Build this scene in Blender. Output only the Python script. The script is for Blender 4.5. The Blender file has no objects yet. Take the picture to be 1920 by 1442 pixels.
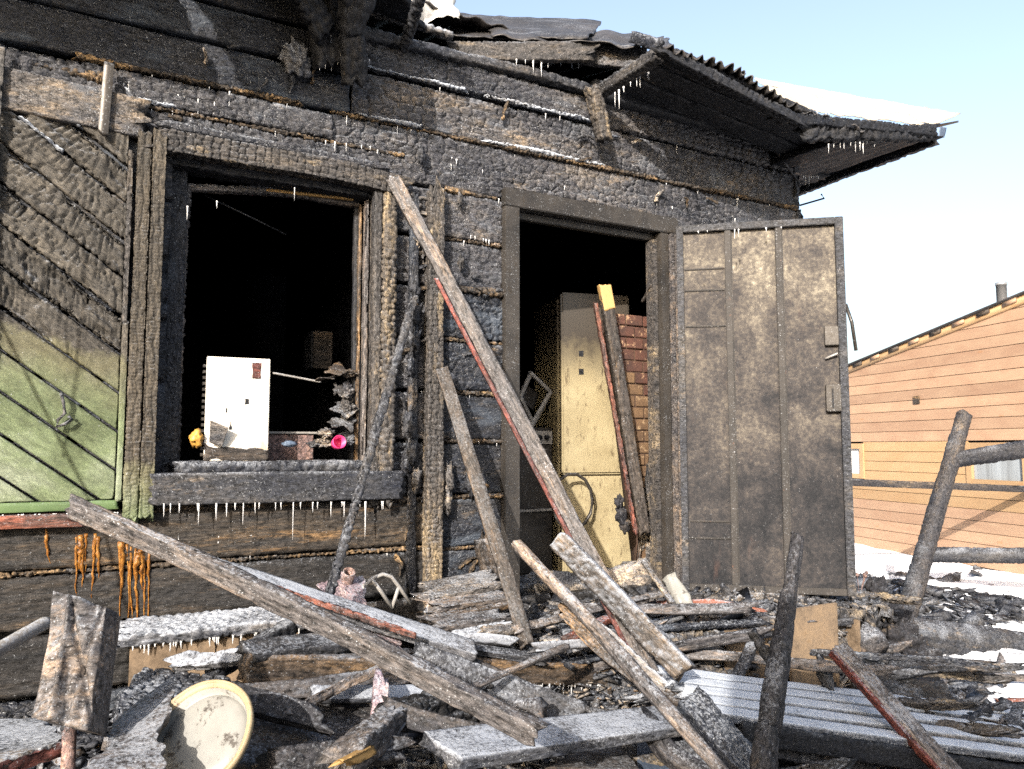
import bpy, math, random
import numpy as np
from mathutils import Vector, Matrix
rng = random.Random(7)
S = bpy.context.scene
COL = S.collection
# ------------------------------------------------------------------ camera, sky, sun, exposure
CAMP = Vector((-1.843, -3.324, 1.6)); YAW = math.radians(28.6); PIT = math.radians(4.7)
cd = bpy.data.cameras.new('camera'); cam = bpy.data.objects.new('camera', cd); COL.objects.link(cam)
cam.location = CAMP; cam.rotation_euler = (math.radians(90) + PIT, 0, -YAW)
cd.sensor_width = 36; cd.lens = 27.0; cd.clip_start = 0.02; cd.clip_end = 3000
S.camera = cam
EL = math.radians(24); AZ = math.radians(46)          # sunlight travels towards (sin AZ, cos AZ)
SUND = Vector((math.sin(AZ) * math.cos(EL), math.cos(AZ) * math.cos(EL), -math.sin(EL)))
w = bpy.data.worlds.new('World'); S.world = w; w.use_nodes = True
nt = w.node_tree; bg = nt.nodes['Background']
sky = nt.nodes.new('ShaderNodeTexSky'); sky.sky_type = 'NISHITA'; sky.sun_disc = False
sky.sun_elevation = EL; sky.sun_rotation = math.pi + AZ
sky.air_density = 1.0; sky.dust_density = 5.0; sky.ozone_density = 1.0; sky.air_density = 1.1
hs_ = nt.nodes.new('ShaderNodeHueSaturation'); hs_.inputs['Saturation'].default_value = .86; nt.links.new(sky.outputs[0], hs_.inputs['Color']); nt.links.new(hs_.outputs[0], bg.inputs[0]); bg.inputs[1].default_value = 0.15
sd = bpy.data.lights.new('sun', 'SUN'); so = bpy.data.objects.new('sun', sd); COL.objects.link(so)
sd.energy = 5.0; sd.angle = math.radians(0.55); sd.color = (1.0, 0.91, 0.80)
so.location = (-6, -6, 8); so.rotation_euler = SUND.to_track_quat('-Z', 'Y').to_euler()
S.cycles.use_denoising = False; S.cycles.sample_clamp_indirect = 2.0; S.cycles.caustics_reflective = False; S.cycles.caustics_refractive = False; S.cycles.max_bounces = 6
S.view_settings.view_transform = 'Standard'; S.view_settings.look = 'None'
S.view_settings.gamma = 1; S.view_settings.use_curve_mapping = False
S.view_settings.exposure = 1.42

# ------------------------------------------------------------------ points read off the photograph (1920 x 1442), put at a real plane
def ray(px, py):
    r = (px - 960) / 1440; u = (721 - py) / 1440
    c, s = math.cos(PIT), math.sin(PIT); f = c - u * s; z = s + u * c
    return Vector((r * math.cos(YAW) + f * math.sin(YAW), -r * math.sin(YAW) + f * math.cos(YAW), z))
def wy(px, py, y=0.0):
    d = ray(px, py); return CAMP + d * ((y - CAMP.y) / d.y)
def wz(px, py, z=0.0):
    d = ray(px, py); return CAMP + d * ((z - CAMP.z) / d.z)
def V(*a): return Vector(a)

# ------------------------------------------------------------------ numpy noise
def _h(ix, iy, seed):
    n = (ix.astype(np.int64) * 374761393 + iy.astype(np.int64) * 668265263 + seed * 1442695041) & 0x7fffffff
    n = ((n ^ (n >> 13)) * 1274126177) & 0x7fffffff
    n = ((n ^ (n >> 16)) * 668265263) & 0x7fffffff
    return ((n >> 8) & 0xffff) / 65535.0
def vnoise(u, v, seed=0):
    iu = np.floor(u); iv = np.floor(v); fu = u - iu; fv = v - iv
    fu = fu * fu * (3 - 2 * fu); fv = fv * fv * (3 - 2 * fv)
    a = _h(iu, iv, seed); b = _h(iu + 1, iv, seed); c = _h(iu, iv + 1, seed); d = _h(iu + 1, iv + 1, seed)
    return (a * (1 - fu) + b * fu) * (1 - fv) + (c * (1 - fu) + d * fu) * fv
def fbm(u, v, seed=0, o=4):
    s = 0; a = .5
    for k in range(o):
        s = s + a * (vnoise(u * 2 ** k, v * 2 ** k, seed + k * 17) - .5); a *= .55
    return s * 2
def cells(u, v, seed=0, jit=.8):
    iu = np.floor(u); iv = np.floor(v); f1 = np.full(u.shape, 9.); f2 = np.full(u.shape, 9.); idv = np.zeros(u.shape)
    for i in (-1, 0, 1):
        for j in (-1, 0, 1):
            cx = iu + i; cy = iv + j
            dx = cx + .5 + jit * (_h(cx, cy, seed) - .5) - u; dy = cy + .5 + jit * (_h(cx, cy, seed + 5) - .5) - v
            d = (np.abs(dx) ** 3 + np.abs(dy) ** 3) ** (1 / 3)
            near = d < f1
            f2 = np.where(near, f1, np.minimum(f2, d)); idv = np.where(near, _h(cx, cy, seed + 9), idv); f1 = np.where(near, d, f1)
    return f1, f2, idv
def sstep(a, b, x):
    t = np.clip((x - a) / (b - a), 0, 1); return t * t * (3 - 2 * t)
# surface reliefs: u along the timber, v across it, metres in, metres out
def gator(su, sv, dep, puff=0.3, wob=.35, grain=.0012, cw=.20, jit=.8, lo=-.35):
    def f(u, v, sd):
        wu = u / su + wob * fbm(u / su * .6, v / sv * .6, sd + 3, 2); wv = v / sv + wob * fbm(u / su * .5 + 9, v / sv * .7, sd + 4, 2)
        f1, f2, idv = cells(wu, wv, sd, jit)
        cr = sstep(0.0, cw, f2 - f1)
        pat = sstep(lo, lo + .45, fbm(u * 3, v * 3, sd + 40, 3))
        return dep * (-(1 - cr) * (.35 + .65 * pat) + puff * (1 - f1 * 1.4) + .5 * (idv - .5)) + grain * fbm(u * 45, v * 160, sd + 8, 3) + .004 * fbm(u * 5, v * 12, sd + 2, 3)
    return f
def blocks(su, sv, dep, grain=.0014, puff=.10, mask=None, wob=.16, cw=.13):
    def f(u, v, sd):
        wv = v / sv + wob * 2 * fbm(u / su * .25, v / sv * .2, sd + 3, 3); iv = np.floor(wv); fv = wv - iv
        hs = _h(iv, iv * 0 + 3, sd + 31); wu = u / (su * (.7 + .6 * hs)) + hs * 7.3 + wob * 2 * fbm(u / su * .4, v / sv * .5, sd + 4, 3); iu = np.floor(wu); fu = wu - iu
        keep = (_h(iu, iv, sd + 12) > .18)
        eu = np.minimum(fu, 1 - fu) / cw; ev = np.minimum(fv, 1 - fv) / (cw * 1.1); eu = np.where(keep, eu, 1.)
        cr = 1 - np.clip(np.minimum(eu, ev), 0, 1) ** 1.5
        bl = np.sqrt(np.clip(4 * fu * (1 - fu) * 4 * fv * (1 - fv), 0, 1))
        h = 1.2 * dep * (-cr + puff * bl + .5 * (_h(iu, iv, sd + 9) - .5))
        if mask is not None: h = h * sstep(mask - .16, mask + .16, fbm(u * 2.2, v * 5, sd + 70, 3) + .5)
        return h + grain * fbm(u * 60, v * 150, sd + 8, 3) + .004 * fbm(u * 4, v * 9, sd + 2, 3)
    return f
def grainy(a=.0015, b=.003, ga=0):
    def f(u, v, sd): return a * fbm(u * 25, v * 190, sd, 3) + b * fbm(u * 4, v * 14, sd + 2, 3)
    return f
GA_FINE = gator(.034, .022, .0055); GA_WALL = gator(.052, .036, .0130, .05, .35, .0016, .20, .7, -.25); GA_PUFF = gator(.030, .075, .009, .55, .5)
GA_BLOCK = blocks(.024, .020, .006); GA_CRUST = gator(.024, .02, .010, .6, .5); PLAIN = grainy(); ROUGH = grainy(.0025, .006)
LOWST = gator(.10, .016, .005, .1, .3, .003)
SMOOTH = grainy(.0003, .0008)

# ------------------------------------------------------------------ mesh helpers
def mk(name, verts, polys, mat=None, parent=None, smooth=False):
    """polys: list of index arrays, each (n,k)"""
    me = bpy.data.meshes.new(name); verts = np.asarray(verts, dtype=np.float32)
    polys = [np.asarray(p, dtype=np.int32) for p in polys if len(p)]
    tot = np.concatenate([np.full(len(p), p.shape[1], dtype=np.int32) for p in polys])
    idx = np.concatenate([p.ravel() for p in polys])
    me.vertices.add(len(verts)); me.vertices.foreach_set('co', verts.ravel())
    me.loops.add(len(idx)); me.loops.foreach_set('vertex_index', idx)
    me.polygons.add(len(tot)); st = np.concatenate([[0], np.cumsum(tot)[:-1]]).astype(np.int32)
    me.polygons.foreach_set('loop_start', st); me.polygons.foreach_set('loop_total', tot)
    if smooth: me.polygons.foreach_set('use_smooth', np.ones(len(tot), dtype=bool))
    me.update(calc_edges=True)
    return link(name, me, mat, parent)
def link(name, me, mat=None, parent=None):
    o = bpy.data.objects.new(name, me); COL.objects.link(o)
    if mat and not me.materials: me.materials.append(mat)
    if parent is not None:
        o.parent = parent
        if parent.type == 'EMPTY': o.matrix_basis = Matrix.Translation(-parent.location)
    return o
def tag(o, label=None, cat=None, group=None, kind=None):
    if label: o['label'] = label
    if cat: o['category'] = cat
    if group: o['group'] = group
    if kind: o['kind'] = kind
    return o
def thing(name, label, cat, loc=(0, 0, 0), group=None):
    o = bpy.data.objects.new(name, None); COL.objects.link(o); o.location = loc; o.empty_display_size = .1
    return tag(o, label, cat, group)
def frame(A, X, Z):
    X = Vector(X).normalized(); Z = Vector(Z); Z = (Z - X * Z.dot(X)).normalized(); Y = Z.cross(X)
    M = Matrix((X, Y, Z)).transposed().to_4x4(); M.translation = Vector(A); return M
def setm(o, M):
    if o.parent is not None:
        p = o.parent; o.matrix_parent_inverse = Matrix.Identity(4)
        o.matrix_basis = Matrix.Translation(-p.location) @ M if p.type == 'EMPTY' else M
    else: o.matrix_basis = M
    return o
SEED = [11]
def timber_mesh(name, L, W, T, res=.012, style=PLAIN, rnd=.15, jag=.01, bend=(0, 0), taper=1.0, front=False, endcut=0, seed=None, wob=0, holes=None):
    """a board or pole lying along +x, W across (z), T thick (y), -y its front; every face displaced by its relief"""
    if seed is None: SEED[0] += 1; seed = SEED[0]
    h, t = W / 2, T / 2; r = min(h, t) * rnd
    P = []; N = []
    def side(p0, p1, n, k):
        for i in range(k):
            f = i / k; P.append((p0[0] + (p1[0] - p0[0]) * f, p0[1] + (p1[1] - p0[1]) * f)); N.append(n)
    kz = max(2, int(round(2 * (h - r) / res))); ky = max(2, int(round(2 * (t - r) / res)))
    kb = 2 if front else kz
    if front: ky = min(ky, 4)
    q = .7071
    # start at back bottom, go: back(up) is last; order: bottom(back->front), front(up), top(front->back), back(down)
    side((t - r, -h), (-t + r, -h), (0, -1), ky); 
    P.append((-t + r * .3, -h + r * .3)); N.append((-q, -q))
    side((-t, -h + r), (-t, h - r), (-1, 0), kz)
    P.append((-t + r * .3, h - r * .3)); N.append((-q, q))
    side((-t + r, h), (t - r, h), (0, 1), ky)
    P.append((t - r * .3, h - r * .3)); N.append((q, q))
    side((t, h - r), (t, -h + r), (1, 0), kb)
    P.append((t - r * .3, -h + r * .3)); N.append((q, -q))
    P = np.array(P); N = np.array(N); m = len(P)
    if rnd >= .9:      # round pole
        a = np.linspace(0, 2 * np.pi, m, endpoint=False) + np.pi * .75; N = np.stack([np.cos(a), np.sin(a)], 1); N = N[::-1]; P = N * np.array([t, h])
    arc = np.concatenate([[0], np.cumsum(np.linalg.norm(np.diff(P, axis=0), axis=1))])
    n = max(2, int(L / res)) + 1; xs = np.linspace(0, L, n)
    U, Vv = np.meshgrid(xs, arc, indexing='ij')
    H = style(U + seed * 3.7, Vv + seed * 1.3, seed)
    f = U / L; tp = 1 + (taper - 1) * f
    if wob: tp = tp * (1 + wob * fbm(U * 3, Vv * 1.5, seed + 77, 3))
    Yc = P[:, 0][None] * tp + N[:, 0][None] * H + bend[0] * np.sin(np.pi * f) + .4 * bend[0] * np.sin(2.3 * np.pi * f + seed)
    Zc = P[:, 1][None] * tp + N[:, 1][None] * H + bend[1] * np.sin(np.pi * f) + .4 * bend[1] * np.sin(2.1 * np.pi * f + seed * 2)
    ja = jag * (fbm(Vv * 40 + 5, Vv * 0 + seed, seed + 50, 3) + .3 * fbm(Vv * 9, Vv * 0 + seed, seed + 51, 2)) * 2
    jb = jag * (fbm(Vv * 37 + 55, Vv * 0 + seed, seed + 52, 3) + .3 * fbm(Vv * 8, Vv * 0 + seed, seed + 53, 2)) * 2
    Xc = U + ja * np.clip(1 - U / max(.05, jag * 3), 0, 1) + jb * np.clip(1 - (L - U) / max(.05, jag * 3), 0, 1)
    if endcut: Xc = Xc + endcut * Zc * (2 * f - 1)
    co = np.stack([Xc, Yc, Zc], -1).reshape(-1, 3)
    i = np.arange(n - 1)[:, None]; j = np.arange(m)[None]; jn = (j + 1) % m
    Q = np.stack([i * m + j, i * m + jn, (i + 1) * m + jn, (i + 1) * m + j], -1).reshape(-1, 4)
    c0 = co[:m].mean(0); c1 = co[-m:].mean(0); b = len(co); co = np.concatenate([co, [c0, c1]])
    jj = np.arange(m); T0 = np.stack([np.full(m, b), (jj + 1) % m, jj], -1); T1 = np.stack([np.full(m, b + 1), (n - 1) * m + jj, (n - 1) * m + (jj + 1) % m], -1)
    return co, [Q, T0, T1]
def timber(name, A, B, W, T, mat, parent=None, hint=(0, 0, 1), **k):
    A = Vector(A); B = Vector(B); sm = k.pop('smooth', k.get('rnd', 0) >= .9 or k.get('style') is SMOOTH)
    co, po = timber_mesh(name, (B - A).length, W, T, **k)
    o = mk(name, co, po, mat, parent, smooth=sm)
    return setm(o, frame(A, B - A, hint))
def slab(name, A, B, W, T, mat, parent, **k):
    """wall board: A,B = lower-left/right ends of the centre line, front face towards -y"""
    return timber(name, A, B, W, T, mat, parent, front=True, **k)
def tube(name, pts, r, mat, parent=None, n=8, closed=False, rough=0):
    pts = [Vector(p) for p in pts]; rr = r if isinstance(r, (list, tuple)) else [r] * len(pts)
    vs = []; N = len(pts); up = Vector((.13, .21, 1)).normalized()
    for i, p in enumerate(pts):
        a = pts[(i - 1) % N] if (closed or i) else p; b = pts[(i + 1) % N] if (closed or i < N - 1) else p
        d = (b - a).normalized(); x = d.cross(up)
        if x.length < .1: x = d.cross(Vector((1, 0, 0)))
        x.normalize(); y = x.cross(d)
        for k in range(n):
            t = 2 * math.pi * k / n; q = rr[i] * (1 + rough * (rng.random() - .5)); vs.append(p + x * (math.cos(t) * q) + y * (math.sin(t) * q))
    Q = []
    for i in range(N if closed else N - 1):
        i2 = (i + 1) % N
        for k in range(n): Q.append((i * n + k, i * n + (k + 1) % n, i2 * n + (k + 1) % n, i2 * n + k))
    polys = [Q]
    if not closed:
        c = len(vs); vs += [pts[0], pts[-1]]; k = range(n)
        polys.append([(c, (j + 1) % n, j) for j in k] + [(c + 1, (N - 1) * n + j, (N - 1) * n + (j + 1) % n) for j in k])
    return mk(name, [tuple(v) for v in vs], polys, mat, parent, True)
def lathe(name, prof, mat, parent=None, n=40, M=None, arc=1.0, warp=0):
    vs = []
    for (r, z) in prof:
        for k in range(n):
            t = 2 * math.pi * k / n; q = r * (1 + warp * math.sin(3 * t + z * 9) + warp * math.sin(5 * t + 2))
            vs.append((q * math.cos(t), q * math.sin(t), z))
    Q = [(i * n + k, i * n + (k + 1) % n, (i + 1) * n + (k + 1) % n, (i + 1) * n + k) for i in range(len(prof) - 1) for k in range(n)]
    o = mk(name, vs, [Q], mat, parent, True)
    if M is not None: setm(o, M)
    return o
def sheet(name, C, mat, parent=None, nu=60, nv=30, amp=.0, thick=.004, corr=0, corrn=0, edge=0.0, seed=None, fold=0):
    """a thin bent sheet between four corners C = p00,p10,p11,p01, with a real thickness"""
    if seed is None: SEED[0] += 1; seed = SEED[0]
    C = [np.array(c) for c in C]; u, v = np.meshgrid(np.linspace(0, 1, nu), np.linspace(0, 1, nv), indexing='ij')
    lu = np.linalg.norm(C[1] - C[0]); lv = np.linalg.norm(C[3] - C[0])
    eu = edge / lu * fbm(v * lv * 25, v * 0 + 3, seed + 1, 3); ev = edge / lv * fbm(u * lu * 25, u * 0 + 7, seed + 2, 3)
    uu = u + eu * (1 - 2 * u) * np.abs(1 - 2 * u); vv = v + ev * (1 - 2 * v) * np.abs(1 - 2 * v)
    P = (C[0][None, None] * ((1 - uu) * (1 - vv))[..., None] + C[1] * (uu * (1 - vv))[..., None] + C[2] * (uu * vv)[..., None] + C[3] * ((1 - uu) * vv)[..., None])
    nn = np.cross(C[1] - C[0], C[3] - C[0]); nn = nn / np.linalg.norm(nn)
    hh = amp * fbm(u * lu * 3, v * lv * 3, seed, 4)
    if fold: hh = hh + fold * np.abs(fbm(u * lu * 7, v * lv * 7, seed + 9, 2))
    if corr: hh = hh + corr * np.sin(u * corrn * 2 * np.pi)
    P = P + nn * hh[..., None]
    top = P.reshape(-1, 3); bot = (P - nn * thick).reshape(-1, 3); n = len(top)
    i = np.arange(nu - 1)[:, None]; j = np.arange(nv - 1)[None]
    a = (i * nv + j); Q = np.stack([a, a + nv, a + nv + 1, a + 1], -1).reshape(-1, 4)
    Qb = Q[:, ::-1] + n
    rim = list(range(0, nv)) + [k * nv + nv - 1 for k in range(1, nu)] + [(nu - 1) * nv + k for k in range(nv - 2, -1, -1)] + [k * nv for k in range(nu - 2, 0, -1)]
    R = np.array(rim); R2 = np.roll(R, -1); Qr = np.stack([R, R2, R2 + n, R + n], -1)
    return mk(name, np.concatenate([top, bot]), [Q, Qb, Qr], mat, parent, True)
def box(name, lo, hi, mat, parent=None, bev=0.0, rough=0, M=None):
    import bmesh
    bm = bmesh.new(); bmesh.ops.create_cube(bm, size=1)
    for v in bm.verts: v.co = Vector([(lo[i] + hi[i]) / 2 + v.co[i] * (hi[i] - lo[i]) for i in range(3)])
    if bev: bmesh.ops.bevel(bm, geom=bm.edges[:], offset=bev, segments=2, affect='EDGES')
    me = bpy.data.meshes.new(name); bm.to_mesh(me); bm.free()
    o = link(name, me, mat, parent)
    if M is not None: setm(o, M)
    elif parent is not None: setm(o, Matrix.Identity(4))
    return o

# ------------------------------------------------------------------ materials
def nodes(name):
    m = bpy.data.materials.new(name); m.use_nodes = True; t = m.node_tree; b = t.nodes['Principled BSDF']
    return m, t, b
def N_(t, ty, **k):
    n = t.nodes.new(ty)
    for a, v in k.items():
        if a.startswith('i_'): n.inputs[a[2:].replace('_', ' ')].default_value = v
        else: setattr(n, a, v)
    return n
def rgba(c): return (c[0], c[1], c[2], 1)
def coords(t, stretch=(1, 1, 1), rnd=True):
    tc = N_(t, 'ShaderNodeTexCoord'); mp = N_(t, 'ShaderNodeMapping'); t.links.new(tc.outputs['Object'], mp.inputs['Vector'])
    mp.inputs['Scale'].default_value = stretch
    if rnd:
        oi = N_(t, 'ShaderNodeObjectInfo'); mu = N_(t, 'ShaderNodeMath', operation='MULTIPLY'); mu.inputs[1].default_value = 37
        t.links.new(oi.outputs['Random'], mu.inputs[0]); t.links.new(mu.outputs[0], mp.inputs['Location'])
    return mp.outputs[0]
def noise(t, vec, scale, detail=6, rough=.6, dist=0):
    n = N_(t, 'ShaderNodeTexNoise'); n.inputs['Scale'].default_value = scale; n.inputs['Detail'].default_value = detail
    n.inputs['Roughness'].default_value = rough; n.inputs['Distortion'].default_value = dist; t.links.new(vec, n.inputs['Vector']); return n.outputs['Fac']
def ramp(t, fac, stops):
    r = N_(t, 'ShaderNodeValToRGB'); e = r.color_ramp.elements
    e[0].position = stops[0][0]; e[0].color = rgba(stops[0][1]); e[1].position = stops[-1][0]; e[1].color = rgba(stops[-1][1])
    for p, c in stops[1:-1]: x = e.new(p); x.color = rgba(c)
    t.links.new(fac, r.inputs[0]); return r.outputs[0]
def mrange(t, fac, a, b, c=0., d=1.):
    n = N_(t, 'ShaderNodeMapRange'); n.inputs[1].default_value = a; n.inputs[2].default_value = b; n.inputs[3].default_value = c; n.inputs[4].default_value = d
    t.links.new(fac, n.inputs[0]); return n.outputs[0]
def mix(t, fac, a, b):
    n = N_(t, 'ShaderNodeMix', data_type='RGBA')
    if isinstance(fac, (int, float)): n.inputs[0].default_value = fac
    else: t.links.new(fac, n.inputs[0])
    for i, x in ((6, a), (7, b)):
        if isinstance(x, tuple): n.inputs[i].default_value = rgba(x)
        else: t.links.new(x, n.inputs[i])
    return n.outputs[2]
def mth(t, op, a, b=0.):
    n = N_(t, 'ShaderNodeMath', operation=op); n.use_clamp = op not in ('SUBTRACT', 'SINE')
    for i, x in ((0, a), (1, b)):
        if isinstance(x, (int, float)): n.inputs[i].default_value = x
        else: t.links.new(x, n.inputs[i])
    return n.outputs[0]
def mth_raw(t, op, a, b):
    n = N_(t, 'ShaderNodeMath', operation=op); t.links.new(a, n.inputs[0]); t.links.new(b, n.inputs[1]); return n.outputs[0]
FROST = (.28, .305, .35)
def frost_layer(t, col, vec, top=.6, speck=.25, fcol=FROST, tscale=100):
    """rime lying on upward faces plus fine crystals everywhere"""
    g = N_(t, 'ShaderNodeNewGeometry'); sp = N_(t, 'ShaderNodeSeparateXYZ'); t.links.new(g.outputs['Normal'], sp.inputs[0])
    up = mrange(t, sp.outputs[2], .15, .85)
    tc = N_(t, 'ShaderNodeTexCoord')
    n1 = noise(t, tc.outputs['Object'], tscale, 6, .75); n0 = noise(t, tc.outputs['Object'], 5, 3, .6)
    m1 = mth(t, 'MULTIPLY', up, mrange(t, mth(t, 'ADD', n1, mrange(t, n0, .3, .7, -.12, .12)), .62 - .25 * top, .70 - .15 * top))
    m1 = mth(t, 'MULTIPLY', m1, min(1, top * 1.15))
    n2 = noise(t, tc.outputs['Object'], 150, 3, .7); n3 = noise(t, tc.outputs['Object'], 9, 4, .6)
    th = .68 - .22 * speck
    m2 = mth(t, 'MULTIPLY', mrange(t, n2, th, th + .07), mrange(t, n3, .40, .62, .15, 1))
    m2 = mth(t, 'MULTIPLY', m2, .8)
    c1 = mix(t, m1, col, fcol); f = mth(t, 'MAXIMUM', m1, m2)
    return mix(t, m2, c1, (.36, .38, .41)), f
def finish(t, b, col, rough, vec, bump=.5, bscale=90, dist=.01, extra=None, spec=.5):
    t.links.new(col, b.inputs['Base Color'])
    if isinstance(rough, float): b.inputs['Roughness'].default_value = rough
    else: t.links.new(rough, b.inputs['Roughness'])
    b.inputs['Specular IOR Level'].default_value = spec
    if bump:
        n1 = noise(t, vec, bscale, 8, .7)
        bp = N_(t, 'ShaderNodeBump'); bp.inputs['Strength'].default_value = bump; bp.inputs['Distance'].default_value = dist
        t.links.new(n1, bp.inputs['Height'])
        if extra is not None:
            b2 = N_(t, 'ShaderNodeBump'); b2.inputs['Strength'].default_value = .5; b2.inputs['Distance'].default_value = dist
            t.links.new(extra, b2.inputs['Height']); t.links.new(bp.outputs[0], b2.inputs['Normal']); bp = b2
        t.links.new(bp.outputs[0], b.inputs['Normal'])
def burnt(name, c=((.010, .010, .011), (.035, .031, .028), (.075, .063, .051)), tan=(.20, .15, .10), tanamt=.12, frost=(.5, .25),
          rough=(.45, .8), bump=.6, bs=70, stretch=(.35, 1, 1), big=3.0, dist=.008, spec=.5, crack=0.0, patch=None, fcol=FROST, grit=1.0):
    spec = spec * .45
    kb = .66; c = tuple(tuple(x * kb * w_ for x, w_ in zip(q, tn)) for q, tn in zip(c, ((.80, 1.0, 1.45), (.90, 1.0, 1.22), (1, 1, 1.02)))); tan = tuple(x * .72 for x in tan); patch = patch and (tuple(x * .7 for x in patch[0]), patch[1], patch[2])  # dark tones tinted blue: skylit shade put into the char colour
    m, t, b = nodes(name); v = coords(t, stretch)
    n1 = noise(t, v, big, 8, .65, .3); n2 = noise(t, v, 28, 6, .7)
    f = mth(t, 'ADD', mth(t, 'MULTIPLY', n1, .62), mth(t, 'MULTIPLY', n2, .38))
    col = ramp(t, f, [(.36, c[0]), (.50, c[1]), (.66, c[2])])
    n3 = noise(t, v, 14, 8, .75)
    col = mix(t, mth(t, 'MULTIPLY', mrange(t, mth(t, 'ADD', mth(t, 'MULTIPLY', n3, .6), mth(t, 'MULTIPLY', n1, .4)), .60 - tanamt * .3, .68 - tanamt * .1), .85), col, tan)
    g1 = noise(t, coords(t, (stretch[0] ** .5, 1, 1)), 75, 4, .8); g2 = noise(t, v, 170, 2, .6)
    gg = N_(t, 'ShaderNodeVectorMath', operation='SCALE'); t.links.new(col, gg.inputs[0]); t.links.new(mth_raw(t, 'ADD', mrange(t, g1, .36, .64, 1 - .95 * grit, 1 + .75 * grit), mrange(t, g2, .35, .65, -.15 * grit, .5 * grit)), gg.inputs['Scale']); col = gg.outputs[0]
    if patch:          # blotches: red paint left on wood, bluish sky sheen painted on walls
        pc, lo, hi = patch; n5 = noise(t, v, 7, 6, .7, .5); col = mix(t, mrange(t, n5, lo, hi), col, pc)
    ex = None
    if crack:
        vo = N_(t, 'ShaderNodeTexVoronoi', feature='DISTANCE_TO_EDGE'); vo.inputs['Scale'].default_value = crack; vo.inputs['Randomness'].default_value = .8
        nv = N_(t, 'ShaderNodeMix', data_type='RGBA'); nv.inputs[0].default_value = .07; vv = coords(t, (.8, 1.0, 1.5)); t.links.new(vv, nv.inputs[6])
        nn = N_(t, 'ShaderNodeTexNoise'); nn.inputs['Scale'].default_value = 12; t.links.new(vv, nn.inputs['Vector']); t.links.new(nn.outputs['Color'], nv.inputs[7]); t.links.new(nv.outputs[2], vo.inputs['Vector'])
        ex = mth(t, 'MAXIMUM', mrange(t, vo.outputs['Distance'], 0, .14), mrange(t, noise(t, v, 6, 5, .7), .46, .60))
    col, fm = frost_layer(t, col, v, frost[0], frost[1], fcol)
    r = mth(t, 'MAXIMUM', mrange(t, n2, .3, .7, rough[0], rough[1]), mth(t, 'MULTIPLY', fm, .7))
    finish(t, b, col, r, v, bump, bs, dist, ex, spec)
    return m
def painted(name, c, c2=None, frost=(0.3, .1), rough=.5, bump=.25, bs=60, spots=None, spotamt=.3, metal=0, stretch=(1, 1, 1), big=5, frostcol=FROST):
    c = tuple(x * .70 for x in c); c2 = c2 and tuple(x * .70 for x in c2)
    m, t, b = nodes(name); v = coords(t, stretch); n1 = noise(t, v, big, 8, .65)
    col = ramp(t, n1, [(.35, c), (.65, c2 or tuple(x * .75 for x in c))])
    if spots:
        n2 = noise(t, v, 22, 8, .75); col = mix(t, mrange(t, n2, .66 - .2 * spotamt, .72 - .2 * spotamt), col, spots)
    if frost: col, fm = frost_layer(t, col, v, frost[0], frost[1], frostcol)
    b.inputs['Metallic'].default_value = metal
    finish(t, b, col, float(rough), v, bump, bs, .005, None, .28)
    return m
M = {}
M['wall'] = burnt('charred_wall', c=((.014, .0135, .014), (.052, .047, .044), (.118, .102, .085)), tanamt=.14, frost=(.6, .34), rough=(.30, .7), crack=30, bump=.9, patch=((.095, .105, .125), .54, .70))  # bluish patch: sky sheen painted into the char
M['wall_dark'] = burnt('charred_wall_dark', c=((.007, .008, .010), (.020, .0205, .023), (.042, .040, .039)), frost=(.5, .28), rough=(.3, .65), crack=30, bump=.9, patch=((.055, .068, .09), .52, .66))  # deep char; eave shade of the upper left planks put into its colour
M['wall_low'] = burnt('charred_log_brown', c=((.007, .0065, .006), (.021, .018, .015), (.056, .043, .030)), tan=(.18, .105, .045), tanamt=.12, frost=(.4, .18), stretch=(.12, 1, 1.2), big=4, bs=90, bump=.9)
M['casing'] = burnt('charred_casing', c=((.016, .014, .012), (.055, .046, .037), (.125, .102, .076)), tan=(.26, .20, .12), tanamt=.22, frost=(.4, .22), stretch=(.3, 1, 1), bump=.9)
M['diag'] = burnt('charred_cladding', c=((.022, .020, .018), (.075, .064, .051), (.135, .112, .085)), tan=(.24, .18, .11), tanamt=.15, frost=(.7, .12), stretch=(.5, 1, 1))
M['sooty'] = burnt('soot_black', c=((.006, .006, .007), (.014, .014, .015), (.028, .026, .025)), tanamt=.0, frost=(.25, .08), rough=(.5, .85))
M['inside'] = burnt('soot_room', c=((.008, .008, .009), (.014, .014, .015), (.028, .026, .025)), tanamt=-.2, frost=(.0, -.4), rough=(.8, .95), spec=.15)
M['tow'] = burnt('scorched_tow', c=((.02, .016, .012), (.065, .045, .027), (.20, .13, .07)), tan=(.38, .25, .12), tanamt=.3, frost=(.3, .2), stretch=(.5, 1, 1), big=12, rough=(.8, .95), bump=.9)
M['frosty'] = burnt('frosted_char', c=((.012, .012, .014), (.032, .031, .031), (.07, .064, .058)), tanamt=.08, frost=(.5, .26), rough=(.5, .8))
M['frost_wood'] = burnt('frosted_weathered_wood', c=((.03, .026, .023), (.085, .070, .057), (.17, .135, .105)), tan=(.28, .20, .14), tanamt=.22, frost=(.5, .34), stretch=(.12, 1, 1), big=5)
M['frost_heavy'] = burnt('rime_covered_wood', c=((.03, .03, .032), (.08, .075, .07), (.15, .135, .12)), frost=(1.0, .40), stretch=(.15, 1, 1), big=5)
M['brownwood'] = burnt('scorched_brown_wood', c=((.018, .014, .011), (.052, .038, .026), (.13, .088, .052)), tan=(.30, .18, .08), tanamt=.22, frost=(.5, .25), stretch=(.12, 1, 1), big=5)
M['redwood'] = burnt('red_painted_wood', c=((.03, .018, .014), (.075, .04, .028), (.14, .075, .05)), tan=(.26, .06, .03), tanamt=.4, frost=(.6, .28), stretch=(.15, 1, 1), patch=((.20, .070, .042), .55, .62))
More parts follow.
